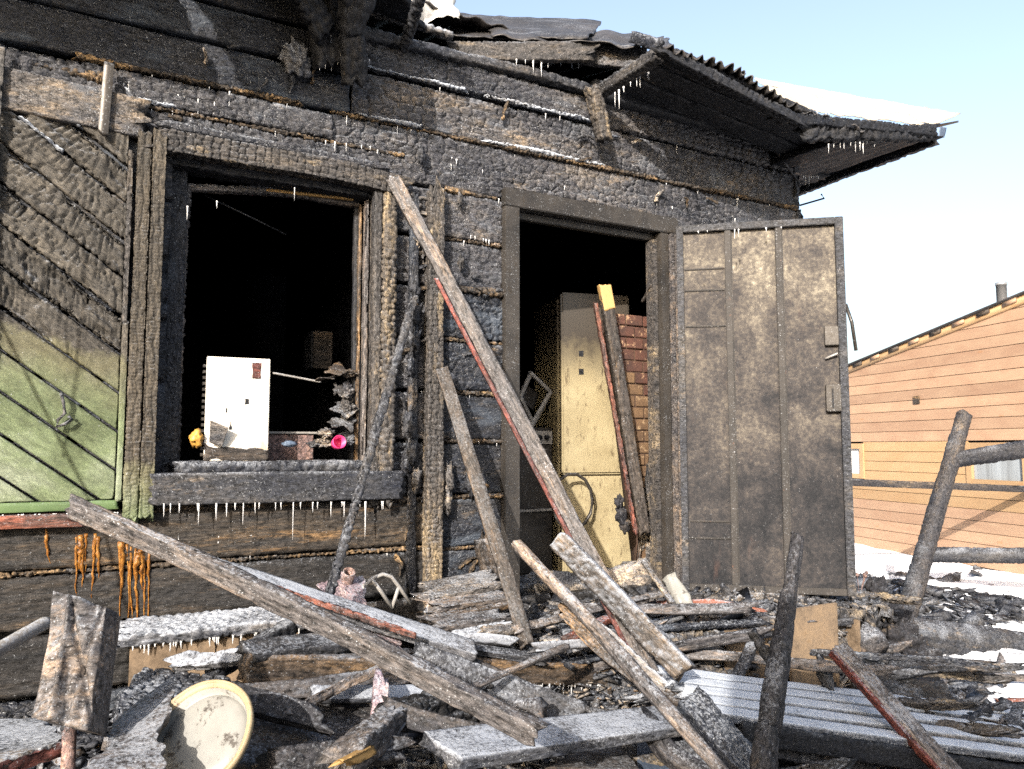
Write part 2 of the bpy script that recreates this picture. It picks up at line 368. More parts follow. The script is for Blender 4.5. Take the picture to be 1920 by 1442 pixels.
M['redstrip'] = burnt('red_paint', c=((.04, .02, .016), (.10, .030, .02), (.20, .046, .032)), tanamt=.05, frost=(.5, .2), stretch=(.2, 1, 1))
M['charbrown'] = burnt('charred_brown_rime_edge', c=((.014, .012, .010), (.045, .036, .028), (.11, .085, .06)), tan=(.24, .16, .09), tanamt=.15, frost=(.9, .32), stretch=(.15, 1, 1), big=5, bump=.8)
M['charlog'] = burnt('charred_bark', c=((.010, .0095, .010), (.034, .030, .028), (.085, .070, .056)), tanamt=.08, frost=(.35, .20), stretch=(.35, 1, 1), big=4, bump=.9)
M['rubble'] = burnt('frosted_rubble', c=((.010, .010, .011), (.042, .038, .035), (.13, .11, .085)), tan=(.33, .27, .20), tanamt=.25, frost=(.5, .28), stretch=(1, 1, 1), big=7, bs=60, bump=.9, dist=.015)
M['ash'] = burnt('pale_ash', c=((.035, .03, .026), (.12, .10, .078), (.30, .24, .18)), tan=(.42, .34, .24), tanamt=.25, frost=(.5, .32), stretch=(.3, 1, 1), big=9, bump=.9)
M['rime'] = burnt('thick_rime_on_boards', c=((.04, .04, .042), (.10, .10, .10), (.20, .19, .18)), frost=(1.5, .6), stretch=(.15, 1, 1), big=5, fcol=(.40, .44, .50))
M['ply'] = burnt('bare_plywood', c=((.075, .045, .022), (.20, .135, .078), (.28, .20, .125)), tan=(.10, .06, .03), tanamt=.0, frost=(.3, .02), stretch=(1, 1, 1), big=3.5, bump=.2, spec=.2, grit=.12)
M['rust'] = burnt('rusty_metal', c=((.06, .04, .032), (.17, .10, .075), (.28, .18, .14)), tan=(.40, .24, .17), tanamt=.2, frost=(.6, .35), stretch=(1, 1, 1), big=6)
M['pink'] = burnt('pinkish_rusted_sheet', c=((.16, .11, .10), (.30, .20, .18), (.42, .30, .27)), tan=(.5, .4, .35), tanamt=.2, frost=(.7, .42), stretch=(1, 1, 1), big=6)
M['greymetal'] = painted('scorched_grey_metal', (.070, .063, .057), (.030, .028, .027), frost=(.4, .32), rough=.42, spots=(.03, .025, .02), spotamt=.5, metal=.35, bump=.15)
M['tube'] = painted('frosted_grey_tube', (.30, .29, .28), (.20, .19, .18), frost=(.7, .45), rough=.5)
M['snow'] = painted('snow', (.98, 1.0, 1.05), (.62, .66, .72), frost=None, rough=.7, bump=.6, bs=14, spots=(.12, .12, .13), spotamt=.55, big=2.5)
M['roof_sheet'] = painted('smoked_roofing', (.07, .065, .065), (.03, .03, .032), frost=(.3, .2), rough=.5, bump=.15, metal=.3, big=3)
M['roof_pale'] = painted('pale_roofing', (.62, .54, .42), (.45, .40, .34), frost=None, rough=.4, bump=.1, metal=.2, spots=(.2, .17, .14), spotamt=.1)
M['foil'] = painted('crumpled_foil', (.70, .68, .62), (.5, .5, .5), frost=None, rough=.35, bump=.3, bs=20, metal=.3)
M['white_en'] = painted('white_enamel', (.27, .27, .255), (.21, .21, .20), frost=None, rough=.3, bump=.05, spots=(.05, .045, .04), spotamt=.5, big=9)
M['rim'] = painted('tan_stained_rim', (.36, .29, .18), (.26, .20, .12), frost=(.2, .1), rough=.5, spots=(.06, .04, .03), spotamt=.4, big=12)
M['brick_tan'] = painted('plaster_stained_brick', (.15, .092, .050), (.085, .052, .032), frost=None, rough=.9, bump=.6, spots=(.20, .14, .085), spotamt=.5, big=8)
M['brick'] = painted('sooty_brick', (.10, .042, .030), (.045, .026, .022), frost=None, rough=.85, bump=.5, spots=(.25, .16, .10), spotamt=.5, big=8)
M['mortar'] = painted('mortar', (.085, .05, .034), (.05, .03, .022), frost=None, rough=.9, bump=.6)
M['yellow'] = painted('bare_yellow_wood', (.42, .27, .11), (.28, .17, .06), frost=(.1, .1), rough=.7, stretch=(.2, 1, 1))
M['magenta'] = painted('magenta_plastic', (.70, .05, .20), (.6, .04, .17), frost=None, rough=.4, bump=0)
M['yellowcan'] = painted('yellow_can_paint', (.62, .36, .07), (.4, .2, .05), frost=(.3, .25), rough=.4, spots=(.05, .04, .03), spotamt=.4)
M['bluemetal'] = painted('blue_grey_metal', (.11, .15, .22), (.06, .08, .12), frost=(.4, .2), rough=.4, metal=.2)
M['cloth'] = burnt('burnt_cloth', c=((.008, .008, .009), (.02, .018, .018), (.04, .034, .03)), frost=(.35, .18), stretch=(1, 1, 1), rough=(.7, .95))
M['glass'] = painted('window_pane', (.32, .36, .40), (.20, .22, .24), frost=None, rough=.12, bump=0, stretch=(6, 6, .3), big=2)
M['curtain'] = painted('white_curtain', (.75, .75, .75), (.55, .57, .6), frost=None, rough=.8, bump=0, stretch=(8, 8, .2), big=2)
M['galv'] = painted('galvanised', (.60, .61, .63), (.45, .46, .48), frost=None, rough=.35, metal=.7, bump=0)
def ice_mat(name, c, tr=.75):
    m, t, b = nodes(name); b.inputs['Base Color'].default_value = rgba(c); b.inputs['Roughness'].default_value = .12
    b.inputs['Transmission Weight'].default_value = tr; b.inputs['IOR'].default_value = 1.31
    b.inputs['Subsurface Weight'].default_value = 0; return m
M['ice'] = ice_mat('icicle_ice', (.75, .76, .78), .55); M['ice_orange'] = ice_mat('resin_stained_ice', (.26, .10, .013), .30)
def wood_siding(name, a, b_):
    m, t, b = nodes(name); v = coords(t, (.5, 1, 1)); n1 = noise(t, v, 3, 5, .6, .8); n2 = noise(t, coords(t, (.25, 1, 6)), 14, 6, .7, 1.)
    oi = N_(t, 'ShaderNodeObjectInfo')
    col = ramp(t, n1, [(.3, a), (.7, b_)]); col = mix(t, mrange(t, n2, .45, .75, 0, .45), col, tuple(x * .72 for x in a))
    vo = N_(t, 'ShaderNodeTexVoronoi'); vo.inputs['Scale'].default_value = 2.2; t.links.new(coords(t, (.8, 1, 2.2)), vo.inputs['Vector'])
    col = mix(t, mrange(t, vo.outputs['Distance'], .10, .05, 0, .5), col, (.25, .12, .05))
    hs = N_(t, 'ShaderNodeHueSaturation'); t.links.new(col, hs.inputs['Color']); t.links.new(mrange(t, oi.outputs['Random'], 0, 1, .85, 1.12), hs.inputs['Value'])
    finish(t, b, hs.outputs[0], .6, v, .15, 60, .004); return m
M['siding'] = wood_siding('larch_siding', (.225, .137, .088), (.28, .188, .124)); M['siding_y'] = wood_siding('yellow_pine_siding', (.25, .155, .078), (.28, .19, .105))
# char below whose green paint survives under a ragged scorch line (world height)
def green_mat(name, zline, base, slope=(0, 0)):
    m, t, b = nodes(name); g = N_(t, 'ShaderNodeNewGeometry'); sp = N_(t, 'ShaderNodeSeparateXYZ'); t.links.new(g.outputs['Position'], sp.inputs[0])
    v = coords(t, (.35, 1, 1)); n1 = noise(t, v, 4, 8, .65); n2 = noise(t, v, 30, 6, .7); tcn = noise(t, g.outputs['Position'], 9, 6, .65)
    ch = ramp(t, mth(t, 'ADD', mth(t, 'MULTIPLY', n1, .6), mth(t, 'MULTIPLY', n2, .4)), [(.36, base[0]), (.5, base[1]), (.66, base[2])])
    gr = ramp(t, noise(t, g.outputs['Position'], 5, 6, .6), [(.3, (.052, .066, .032)), (.5, (.088, .112, .060)), (.7, (.145, .168, .120))])
    gr = mix(t, mrange(t, noise(t, coords(t, (.6, 1, 1)), 40, 6, .75), .60, .70, 0, .75), gr, (.10, .11, .07))
    hgt = mth(t, 'ADD', sp.outputs[2], 0)
    zz = N_(t, 'ShaderNodeMath', operation='MULTIPLY_ADD'); t.links.new(sp.outputs[0], zz.inputs[0]); zz.inputs[1].default_value = slope[0]; t.links.new(sp.outputs[2], zz.inputs[2])
    zn = N_(t, 'ShaderNodeMath', operation='MULTIPLY_ADD'); t.links.new(tcn, zn.inputs[0]); zn.inputs[1].default_value = .16; t.links.new(zz.outputs[0], zn.inputs[2])
    # browned band just above the paint
    br = mrange(t, zn.outputs[0], zline - .17, zline + .02)
    gr = mix(t, mth(t, 'MULTIPLY', br, .8), gr, (.065, .055, .034))
    g1 = noise(t, v, 80, 4, .8); gs = N_(t, 'ShaderNodeVectorMath', operation='SCALE'); t.links.new(ch, gs.inputs[0]); t.links.new(mrange(t, g1, .36, .64, .3, 1.9), gs.inputs['Scale']); ch = gs.outputs[0]
    gs = N_(t, 'ShaderNodeVectorMath', operation='SCALE'); t.links.new(gr, gs.inputs[0]); t.links.new(mrange(t, noise(t, v, 50, 6, .85), .36, .64, .6, 1.3), gs.inputs['Scale']); gr = gs.outputs[0]
    col = mix(t, mrange(t, zn.outputs[0], zline + .05, zline + .085), gr, ch)
    col, fm = frost_layer(t, col, v, .5, .12)
    finish(t, b, col, mrange(t, n2, .3, .7, .45, .8), v, .9, 70, .008, None, .25); return m
DG = ((.009, .0085, .008), (.032, .029, .025), (.072, .064, .053))
M['diag_green'] = green_mat('cladding_green_paint', 1.46, DG, (.277, 0))
M['case_green'] = green_mat('casing_green_paint', 1.56, ((.008, .007, .006), (.028, .024, .019), (.062, .052, .039)))
M['rail_green'] = painted('old_green_paint', (.10, .16, .065), (.07, .11, .05), frost=(.4, .15), rough=.5, spots=(.20, .09, .04), spotamt=.3)
# sooty door sheet: pale where the heat burned the soot off, dark below
def door_mat():
    m, t, b = nodes('scorched_door_sheet'); v = coords(t, (1, 1, 1), False); tc = N_(t, 'ShaderNodeTexCoord'); sp = N_(t, 'ShaderNodeSeparateXYZ'); t.links.new(tc.outputs['Object'], sp.inputs[0])
    n1 = noise(t, v, 3.2, 8, .65, .6); n2 = noise(t, v, 48, 8, .8); n3 = noise(t, coords(t, (1, 1, .35), False), 24, 6, .7)
    z = mrange(t, sp.outputs[2], -.1, 1.9)
    f = mth(t, 'ADD', mth(t, 'MULTIPLY', z, .40), mth(t, 'MULTIPLY', mrange(t, n1, .36, .64), .30)); f2 = mth(t, 'ADD', f, mth(t, 'MULTIPLY', mrange(t, n2, .38, .62), .26))
    f2 = mth(t, 'ADD', f2, mth(t, 'MULTIPLY', mrange(t, n3, .3, .7), .12))
    col = ramp(t, f2, [(.20, (.007, .008, .010)), (.40, (.017, .017, .019)), (.56, (.034, .031, .031)), (.72, (.070, .062, .054)), (.88, (.145, .13, .105)), (.98, (.27, .25, .20))])
    col = mix(t, mrange(t, noise(t, coords(t, (1.5, 1, .4), False), 6, 6, .7), .62, .74, 0, .5), col, (.05, .03, .025))
    col, fm = frost_layer(t, col, v, .3, .12)
    finish(t, b, col, mrange(t, n2, .3, .7, .6, .9), v, .5, 45, .006, None, .12); return m
M['door'] = door_mat()
def fridge_mat():
    m, t, b = nodes('sooty_shaded_fridge_enamel'); g = N_(t, 'ShaderNodeNewGeometry'); sp = N_(t, 'ShaderNodeSeparateXYZ'); t.links.new(g.outputs['Position'], sp.inputs[0])
    v = coords(t); n1 = noise(t, v, 4, 7, .65); n2 = noise(t, coords(t, (1, 1, .25)), 40, 6, .8)
    col = ramp(t, n1, [(.3, (.14, .115, .065)), (.7, (.25, .215, .135))]); col = mix(t, mrange(t, n2, .55, .64, 0, .85), col, (.05, .035, .02))
    zt = mth(t, 'ADD', mth(t, 'SUBTRACT', sp.outputs[2], 1.6), mth(t, 'MULTIPLY', n1, .5))
    col = mix(t, mrange(t, zt, .66, .92), col, (.03, .025, .02))  # top darkened: soot plus the lintel's cast shade painted in
    finish(t, b, col, .4, v, .1, 60, .003); return m
M['fridge'] = fridge_mat()
def boxmat():
    m, t, b = nodes('scorched_white_panel'); v = coords(t, (1, 1, 1), False); tc = N_(t, 'ShaderNodeTexCoord'); sp = N_(t, 'ShaderNodeSeparateXYZ'); t.links.new(tc.outputs['Object'], sp.inputs[0])
    n1 = noise(t, v, 7, 8, .7, .6); n2 = noise(t, v, 24, 6, .75)
    col = mix(t, mrange(t, n2, .62, .68, 0, .9), (.50, .48, .44), (.08, .05, .035))
    col = mix(t, mrange(t, mth(t, 'SUBTRACT', n1, mrange(t, sp.outputs[2], 0, .3, .0, .35)), .46, .56, 0, .75), col, (.30, .19, .11))
    finish(t, b, col, .35, v, .08, 40, .003); return m
M['panel'] = boxmat()

def yard_mat():
    m, t, b = nodes('sooty_yard_and_snow'); g = N_(t, 'ShaderNodeNewGeometry'); sp = N_(t, 'ShaderNodeSeparateXYZ'); t.links.new(g.outputs['Position'], sp.inputs[0])
    n1 = noise(t, g.outputs['Position'], .9, 6, .65); n2 = noise(t, g.outputs['Position'], 9, 6, .7)
    dirt = ramp(t, n2, [(.35, (.012, .011, .011)), (.55, (.04, .036, .033)), (.75, (.20, .20, .21))]); snow = ramp(t, n2, [(.3, (.60, .63, .68)), (.6, (.74, .77, .82))])
    k = mrange(t, mth_raw(t, 'ADD', sp.outputs[0], mrange(t, n1, .3, .7, -.8, .8)), 1.6, 2.4)
    finish(t, b, mix(t, k, dirt, snow), .8, g.outputs['Position'], .5, 14, .02); return m
M['yard'] = yard_mat()
# ------------------------------------------------------------------ ground and far setting
def ground():
    xs = np.concatenate([np.linspace(-400, -6, 30), np.linspace(-5.9, 14, 200), np.linspace(14.5, 400, 40)]); ys = np.concatenate([np.linspace(-400, -5, 25), np.linspace(-4.9, 16, 210), np.linspace(16.5, 500, 40)])
    X, Y = np.meshgrid(xs, ys, indexing='ij'); nr = ((X > -6) & (X < 14) & (Y > -5) & (Y < 16)).astype(float)
    Z = (.10 * fbm(X * .5, Y * .5, 3, 4) + .04 * fbm(X * 2, Y * 2, 4, 3)) * nr - .02
    n, m = X.shape; i = np.arange(n - 1)[:, None]; j = np.arange(m - 1)[None]; a = i * m + j
    Q = np.stack([a, a + m, a + m + 1, a + 1], -1).reshape(-1, 4)
    return tag(mk('snow_ground', np.stack([X, Y, Z], -1).reshape(-1, 3), [Q], M['yard'], None, True), kind='structure')
ground()

# rubble heap in front of the wall: one uneven body plus broken shards (nobody could count them)
def pile_z(X, Y):
    front = np.clip((Y + 2.6) / 2.2, 0, 1); base = .60 * front ** .8
    porch = sstep(-.55, -.35, X) * sstep(1.95, 1.8, X) * sstep(-.70, -.60, Y) * .20 - .12 * sstep(.3, .7, X) * sstep(-.55, -.75, Y)
    base = base - .14 * sstep(-.7, -1.6, X) * sstep(-.1, -.8, Y)
    rt = 1 - sstep(1.3, 2.6, X + (Y * .3)) * .72
    return (base + porch) * rt * sstep(-3.6, -2.6, X) + 0.0
def rubble():
    xs = np.arange(-3.2, 3.4, .016); ys = np.arange(-2.5, .02, .016); X, Y = np.meshgrid(xs, ys, indexing='ij')
    f1, f2, idv = cells(X * 9 + fbm(X * 4, Y * 4, 5, 2), Y * 14 + fbm(X * 4, Y * 4, 6, 2), 21, .9)
    Z = pile_z(X, Y) + .05 * fbm(X * 2.5, Y * 2.5, 31, 4) + .030 * (idv - .5) * (1 - f1) * 2 + .035 * fbm(X * 14, Y * 14, 33, 4) + .015 * fbm(X * 50, Y * 50, 34, 2)
    n, m = X.shape; i = np.arange(n - 1)[:, None]; j = np.arange(m - 1)[None]; a = i * m + j
    Q = np.stack([a, a + m, a + m + 1, a + 1], -1).reshape(-1, 4)
    tag(mk('rubble_heap', np.stack([X, Y, Z], -1).reshape(-1, 3), [Q], M['rubble'], None, False), 'frost-covered heap of ash and charred rubble under the house wall', kind='stuff')
rubble()
def shards(name, n, region, size, mat, seed, zoff=.0, flat=.25, label=None, wr=(.15, .5)):
    r = np.random.RandomState(seed); x = r.uniform(region[0], region[1], n); y = r.uniform(region[2], region[3], n)
    z = pile_z(x, y) + zoff + .03 * r.rand(n)
    L = size * np.exp(np.clip(r.normal(0, .5, n), -1.1, .9)); W = L * r.uniform(wr[0], wr[1], n); T = W * r.uniform(.15, .6, n)
    yaw = r.uniform(0, np.pi, n); pit = r.normal(0, flat, n); rol = r.normal(0, .6, n)
    base = np.array([[-1, -1, -1], [1, -1, -1], [1, 1, -1], [-1, 1, -1], [-1, -1, 1], [1, -1, 1], [1, 1, 1], [-1, 1, 1]], float) / 2
    Pp = base[None] * np.stack([L, W, T], -1)[:, None]; Pp = Pp * (1 + .35 * (r.rand(n, 8, 3) - .5))
    def rot(P, ax, a):
        c = np.cos(a)[:, None]; s = np.sin(a)[:, None]; Q = P.copy(); i, j = [(1, 2), (0, 2), (0, 1)][ax]
        Q[..., i] = P[..., i] * c - P[..., j] * s; Q[..., j] = P[..., i] * s + P[..., j] * c; return Q
    Pp = rot(rot(rot(Pp, 0, rol), 1, pit), 2, yaw) + np.stack([x, y, z], -1)[:, None]
    F = np.array([[0, 3, 2, 1], [4, 5, 6, 7], [0, 1, 5, 4], [1, 2, 6, 5], [2, 3, 7, 6], [3, 0, 4, 7]])
    Q = (F[None] + (np.arange(n) * 8)[:, None, None]).reshape(-1, 4)
    return tag(mk(name, Pp.reshape(-1, 3), [Q], mat), label, kind='stuff')
shards('charred_shards', 15000, (-2.9, 2.6, -1.7, -.02), .038, M['frosty'], 1, label='small charred splinters strewn over the rubble heap')
shards('pale_shards', 9000, (-1.2, 1.9, -1.3, -.02), .030, M['ash'], 2, label='small pale ash-coated splinters strewn before the doorway')
shards('wood_chips', 1600, (-2.6, 2.3, -1.6, -.05), .07, M['brownwood'], 3, label='brown scorched wood chips strewn over the rubble heap')

# ------------------------------------------------------------------ the burnt house
H = thing('burnt_house', 'charred black timber house with gutted window and open metal door', 'house', (0, 0, 0))
SEAMS = [1.13, 1.37, 1.63, 1.862, 2.11, 2.36, 2.60, 2.84]
def plank(x0, x1, z0, z1, mat, T=.07, y=0.0, style=GA_WALL, res=.0075, name='wall_plank', **k):
    rr = rng.uniform(-.012, .010)
    return slab(name, V(x0, y + T / 2 + rr, (z0 + z1) / 2), V(x1, y + T / 2 + rr, (z0 + z1) / 2), (z1 - z0) - .016, T, M[mat], H, style=style, res=res, rnd=.35, jag=.006, bend=(rng.uniform(-.004, .004), rng.uniform(-.004, .004)), **k)
# right-hand logs (post to corner), cut round the doorway
allz = [.36, .62, .88] + SEAMS + [3.112, 3.345, 3.50]
for a, b in zip(allz[:-1], allz[1:]):
    st = GA_WALL if b > 1.2 else ROUGH
    xl = -.42 if b < 3.0 else (-3.0 if False else -.86 if b > 3.2 else -.95)
    m_ = 'wall' if b < 3.2 else 'wall'
    if b <= 2.85 and b > .9:
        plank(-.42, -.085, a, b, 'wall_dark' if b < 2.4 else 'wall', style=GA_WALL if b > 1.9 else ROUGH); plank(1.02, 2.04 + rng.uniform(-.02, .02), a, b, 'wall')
    elif b <= .9: plank(-.42, 2.04, a, b, 'wall_low', style=LOWST)
    else: plank(xl, 2.05 + rng.uniform(-.02, .02), a, b, m_, style=gator(.065, .038, .0140, .05, .35, .0016, .18, .7, -.3), res=.0062)
plank(-.08, 1.015, 2.905, 2.925, 'wall', T=.05)
# left-hand boards above the window
for a, b, e in ((2.84, 2.972, -.42), (2.972, 3.105, -.955), (3.112, 3.30, -.87), (3.30, 3.47, -.87), (3.47, 3.66, -.88), (3.66, 3.9, -.9)):
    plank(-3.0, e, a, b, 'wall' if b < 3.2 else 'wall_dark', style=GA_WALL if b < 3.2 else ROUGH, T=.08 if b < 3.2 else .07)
# strip between window casing and post, and logs behind the diagonal cladding
for a, b in zip(SEAMS[1:-1], SEAMS[2:]):
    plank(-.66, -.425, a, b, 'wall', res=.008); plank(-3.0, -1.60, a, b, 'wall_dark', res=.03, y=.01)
# logs under the window
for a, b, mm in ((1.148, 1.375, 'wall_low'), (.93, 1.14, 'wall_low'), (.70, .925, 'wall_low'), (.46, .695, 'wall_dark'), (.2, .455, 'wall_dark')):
    plank(-3.0, -.425, a, b, mm, T=.10, style=LOWST if mm == 'wall_low' else GA_WALL)
# scorched tow squeezed out of the seams
def tow(x0, x1, z, h=.02, y=.004, s=GA_CRUST, mat='tow'):
    return timber('seam_tow', V(x0, y, z), V(x1, y, z + rng.uniform(-.004, .004)), h * .7, .03, M[mat], H, style=gator(.02, .01, .012, .6), res=.006, rnd=.6, jag=.02, wob=1.3)
for z in SEAMS[:-1]: tow(-.42, -.09, z, rng.choice((.010, .018, .026)))
for z in (2.84, 2.60): tow(1.05, 2.0, z, .016, .006)
tow(-.95, .9, 3.108, .022); tow(.9, 2.0, 3.108, .014); tow(-2.1, -1.85, 3.04, .05, -.005); tow(-.40, -.1, 2.84, .03)
tow(-1.8, -.6, 2.968, .016, .01); tow(-1.95, -1.1, 3.115, .03, .005); tow(-3, -.45, 1.143, .012, .012)
for x0, x1, z in ((-1.62, -1.0, 1.365), (-.64, -.45, 1.365)): tow(x0, x1, z, .03, -.012)
for x0, x1, z_ in ((-.80, -.30, 3.352), (-.15, .45, 3.352), (-.2, .55, 3.12), (-.84, -.5, 3.118), (-1.5, -1.28, 2.895), (-1.2, -1.05, 2.885), (.5, .62, 3.30), (-1.9, -1.6, 2.98)):
    timber('frost_line', V(x0, -.006, z_), V(x1, -.006, z_ + .003), .012, .016, M['rime'], H, style=GA_CRUST, res=.007, rnd=.6, jag=.03, wob=1.2)
# top log with a frosted crest
timber('wall_plate', V(-.88, .05, 3.50), V(.50, .04, 3.51), .05, .16, M['frosty'], H, style=gator(.05, .03, .010, .4), res=.01, rnd=.4, jag=.03, bend=(0, .02), wob=.2)
timber('wall_plate', V(.45, .03, 3.53), V(2.05, .03, 3.53), .10, .16, M['sooty'], H, style=GA_FINE, res=.02, rnd=.3)
# --- inner room (soot-black) with its own side wall, floor, ceiling
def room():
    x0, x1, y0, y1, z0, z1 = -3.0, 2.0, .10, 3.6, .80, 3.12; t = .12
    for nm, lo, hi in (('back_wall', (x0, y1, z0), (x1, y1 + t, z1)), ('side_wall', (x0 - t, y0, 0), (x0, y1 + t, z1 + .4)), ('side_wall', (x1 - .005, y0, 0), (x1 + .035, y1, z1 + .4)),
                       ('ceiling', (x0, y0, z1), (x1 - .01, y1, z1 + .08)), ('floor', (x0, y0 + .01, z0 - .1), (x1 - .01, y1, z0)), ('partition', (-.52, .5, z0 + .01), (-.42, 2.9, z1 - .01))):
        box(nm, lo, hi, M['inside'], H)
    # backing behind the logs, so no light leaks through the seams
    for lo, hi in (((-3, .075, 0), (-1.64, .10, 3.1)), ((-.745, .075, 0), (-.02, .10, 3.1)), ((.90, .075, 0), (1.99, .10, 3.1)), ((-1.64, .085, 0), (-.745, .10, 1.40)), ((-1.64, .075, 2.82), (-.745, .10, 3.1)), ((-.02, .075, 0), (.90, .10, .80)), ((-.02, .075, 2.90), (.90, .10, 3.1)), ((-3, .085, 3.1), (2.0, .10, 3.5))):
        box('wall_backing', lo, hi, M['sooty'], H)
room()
# side wall logs seen edge-on at the corner
for a, b in zip(allz[:-1], allz[1:]):
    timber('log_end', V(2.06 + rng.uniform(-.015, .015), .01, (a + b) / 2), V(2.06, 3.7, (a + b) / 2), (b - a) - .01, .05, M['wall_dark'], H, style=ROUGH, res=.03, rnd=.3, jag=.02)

# --- window: casing, reveal, sash, sill
cz0, cz1 = 1.345, 2.86
def vboard(name, x, z0, z1, W, T, yf, mat, style, res=.006, **k):
    return timber(name, V(x, yf + T / 2, z0), V(x, yf + T / 2, z1), W, T, mat, H, hint=(-1, 0, 0), style=style, res=res, **k) 
for x, w_, t_, mm in ((-1.705, .052, .055, 'case_green'), (-1.652, .050, .068, 'case_green')):
    vboard('window_casing', x, cz0 - .02, cz1 + rng.uniform(-.03, .03), w_, t_, -.055 - (t_ - .055), M[mm], blocks(.016, .026, .0036, cw=.16, wob=.35, puff=0), res=.0036, rnd=.1, jag=.02)
for x, w_, t_ in ((-.742, .04, .05), (-.690, .062, .075)):
    vboard('window_casing', x, 1.34, 2.77, w_, t_, -.06 if w_ > .05 else -.045, M['casing'], gator(.028, .034, .011, .7, .5) if w_ > .05 else gator(.04, .012, .004), res=.005, rnd=.4, jag=.03, wob=.12)
timber('window_casing', V(-1.66, -.03, 2.825), V(-.62, -.03, 2.80), .095, .065, M['casing'], H, style=gator(.034, .026, .0110, .05, .22, .0015, .19, .45, -.6), res=.0042, rnd=.15, jag=.03, bend=(0, .012))
timber('window_casing', V(-1.62, -.02, 2.895), V(-.70, -.015, 2.885), .035, .045, M['wall'], H, style=gator(.035, .02, .005), res=.007, rnd=.4, jag=.05)
timber('window_sill', V(-1.63, -.03, 1.44), V(-.62, -.03, 1.435), .125, .09, M['frosty'], H, style=grainy(.003, .003), res=.006, rnd=.15, jag=.02)
timber('window_sill', V(-1.56, .05, 1.515), V(-.70, .05, 1.515), .05, .19, M['frosty'], H, style=gator(.05, .03, .010, .6), res=.008, rnd=.5, jag=.02, wob=.2)
# recessed jamb boards and sash, burnt to ropes
vboard('window_jamb', -1.585, 1.50, 2.78, .10, .05, .075, M['wall_dark'], gator(.02, .03, .004), res=.007)
vboard('window_jamb', -.742, 1.52, 2.76, .03, .15, .0, M['casing'], gator(.06, .012, .004), res=.007)
vboard('window_jamb', -.775, 1.50, 2.74, .018, .035, .02, M['frost_wood'], ROUGH, res=.007)
vboard('window_jamb', -.79, 1.50, 2.72, .012, .03, .075, M['brownwood'], ROUGH, res=.007)
timber('window_head', V(-1.63, .06, 2.775), V(-.74, .06, 2.765), .05, .11, M['sooty'], H, style=gator(.05, .03, .01), res=.01)
timber('window_sash', V(-1.545, .12, 1.52), V(-1.535, .12, 2.70), .040, .040, M['frost_wood'], H, hint=(-1, 0, 0), style=gator(.02, .02, .009, .8, .6), res=.005, rnd=.7, wob=.3, bend=(0, .008))
timber('window_sash', V(-1.55, .12, 2.70), V(-.80, .10, 2.735), .034, .04, M['frost_wood'], H, style=gator(.03, .02, .007, .6), res=.006, rnd=.6, wob=.3, bend=(0, .012))
timber('window_sash', wy(500, 357, .10), wy(662, 374, .06), .012, .02, M['yellow'], H, style=SMOOTH, res=.02)
timber('window_sash', V(-.80, .11, 1.53), V(-.80, .11, 2.72), .02, .03, M['sooty'], H, hint=(-1, 0, 0), style=ROUGH, res=.01)

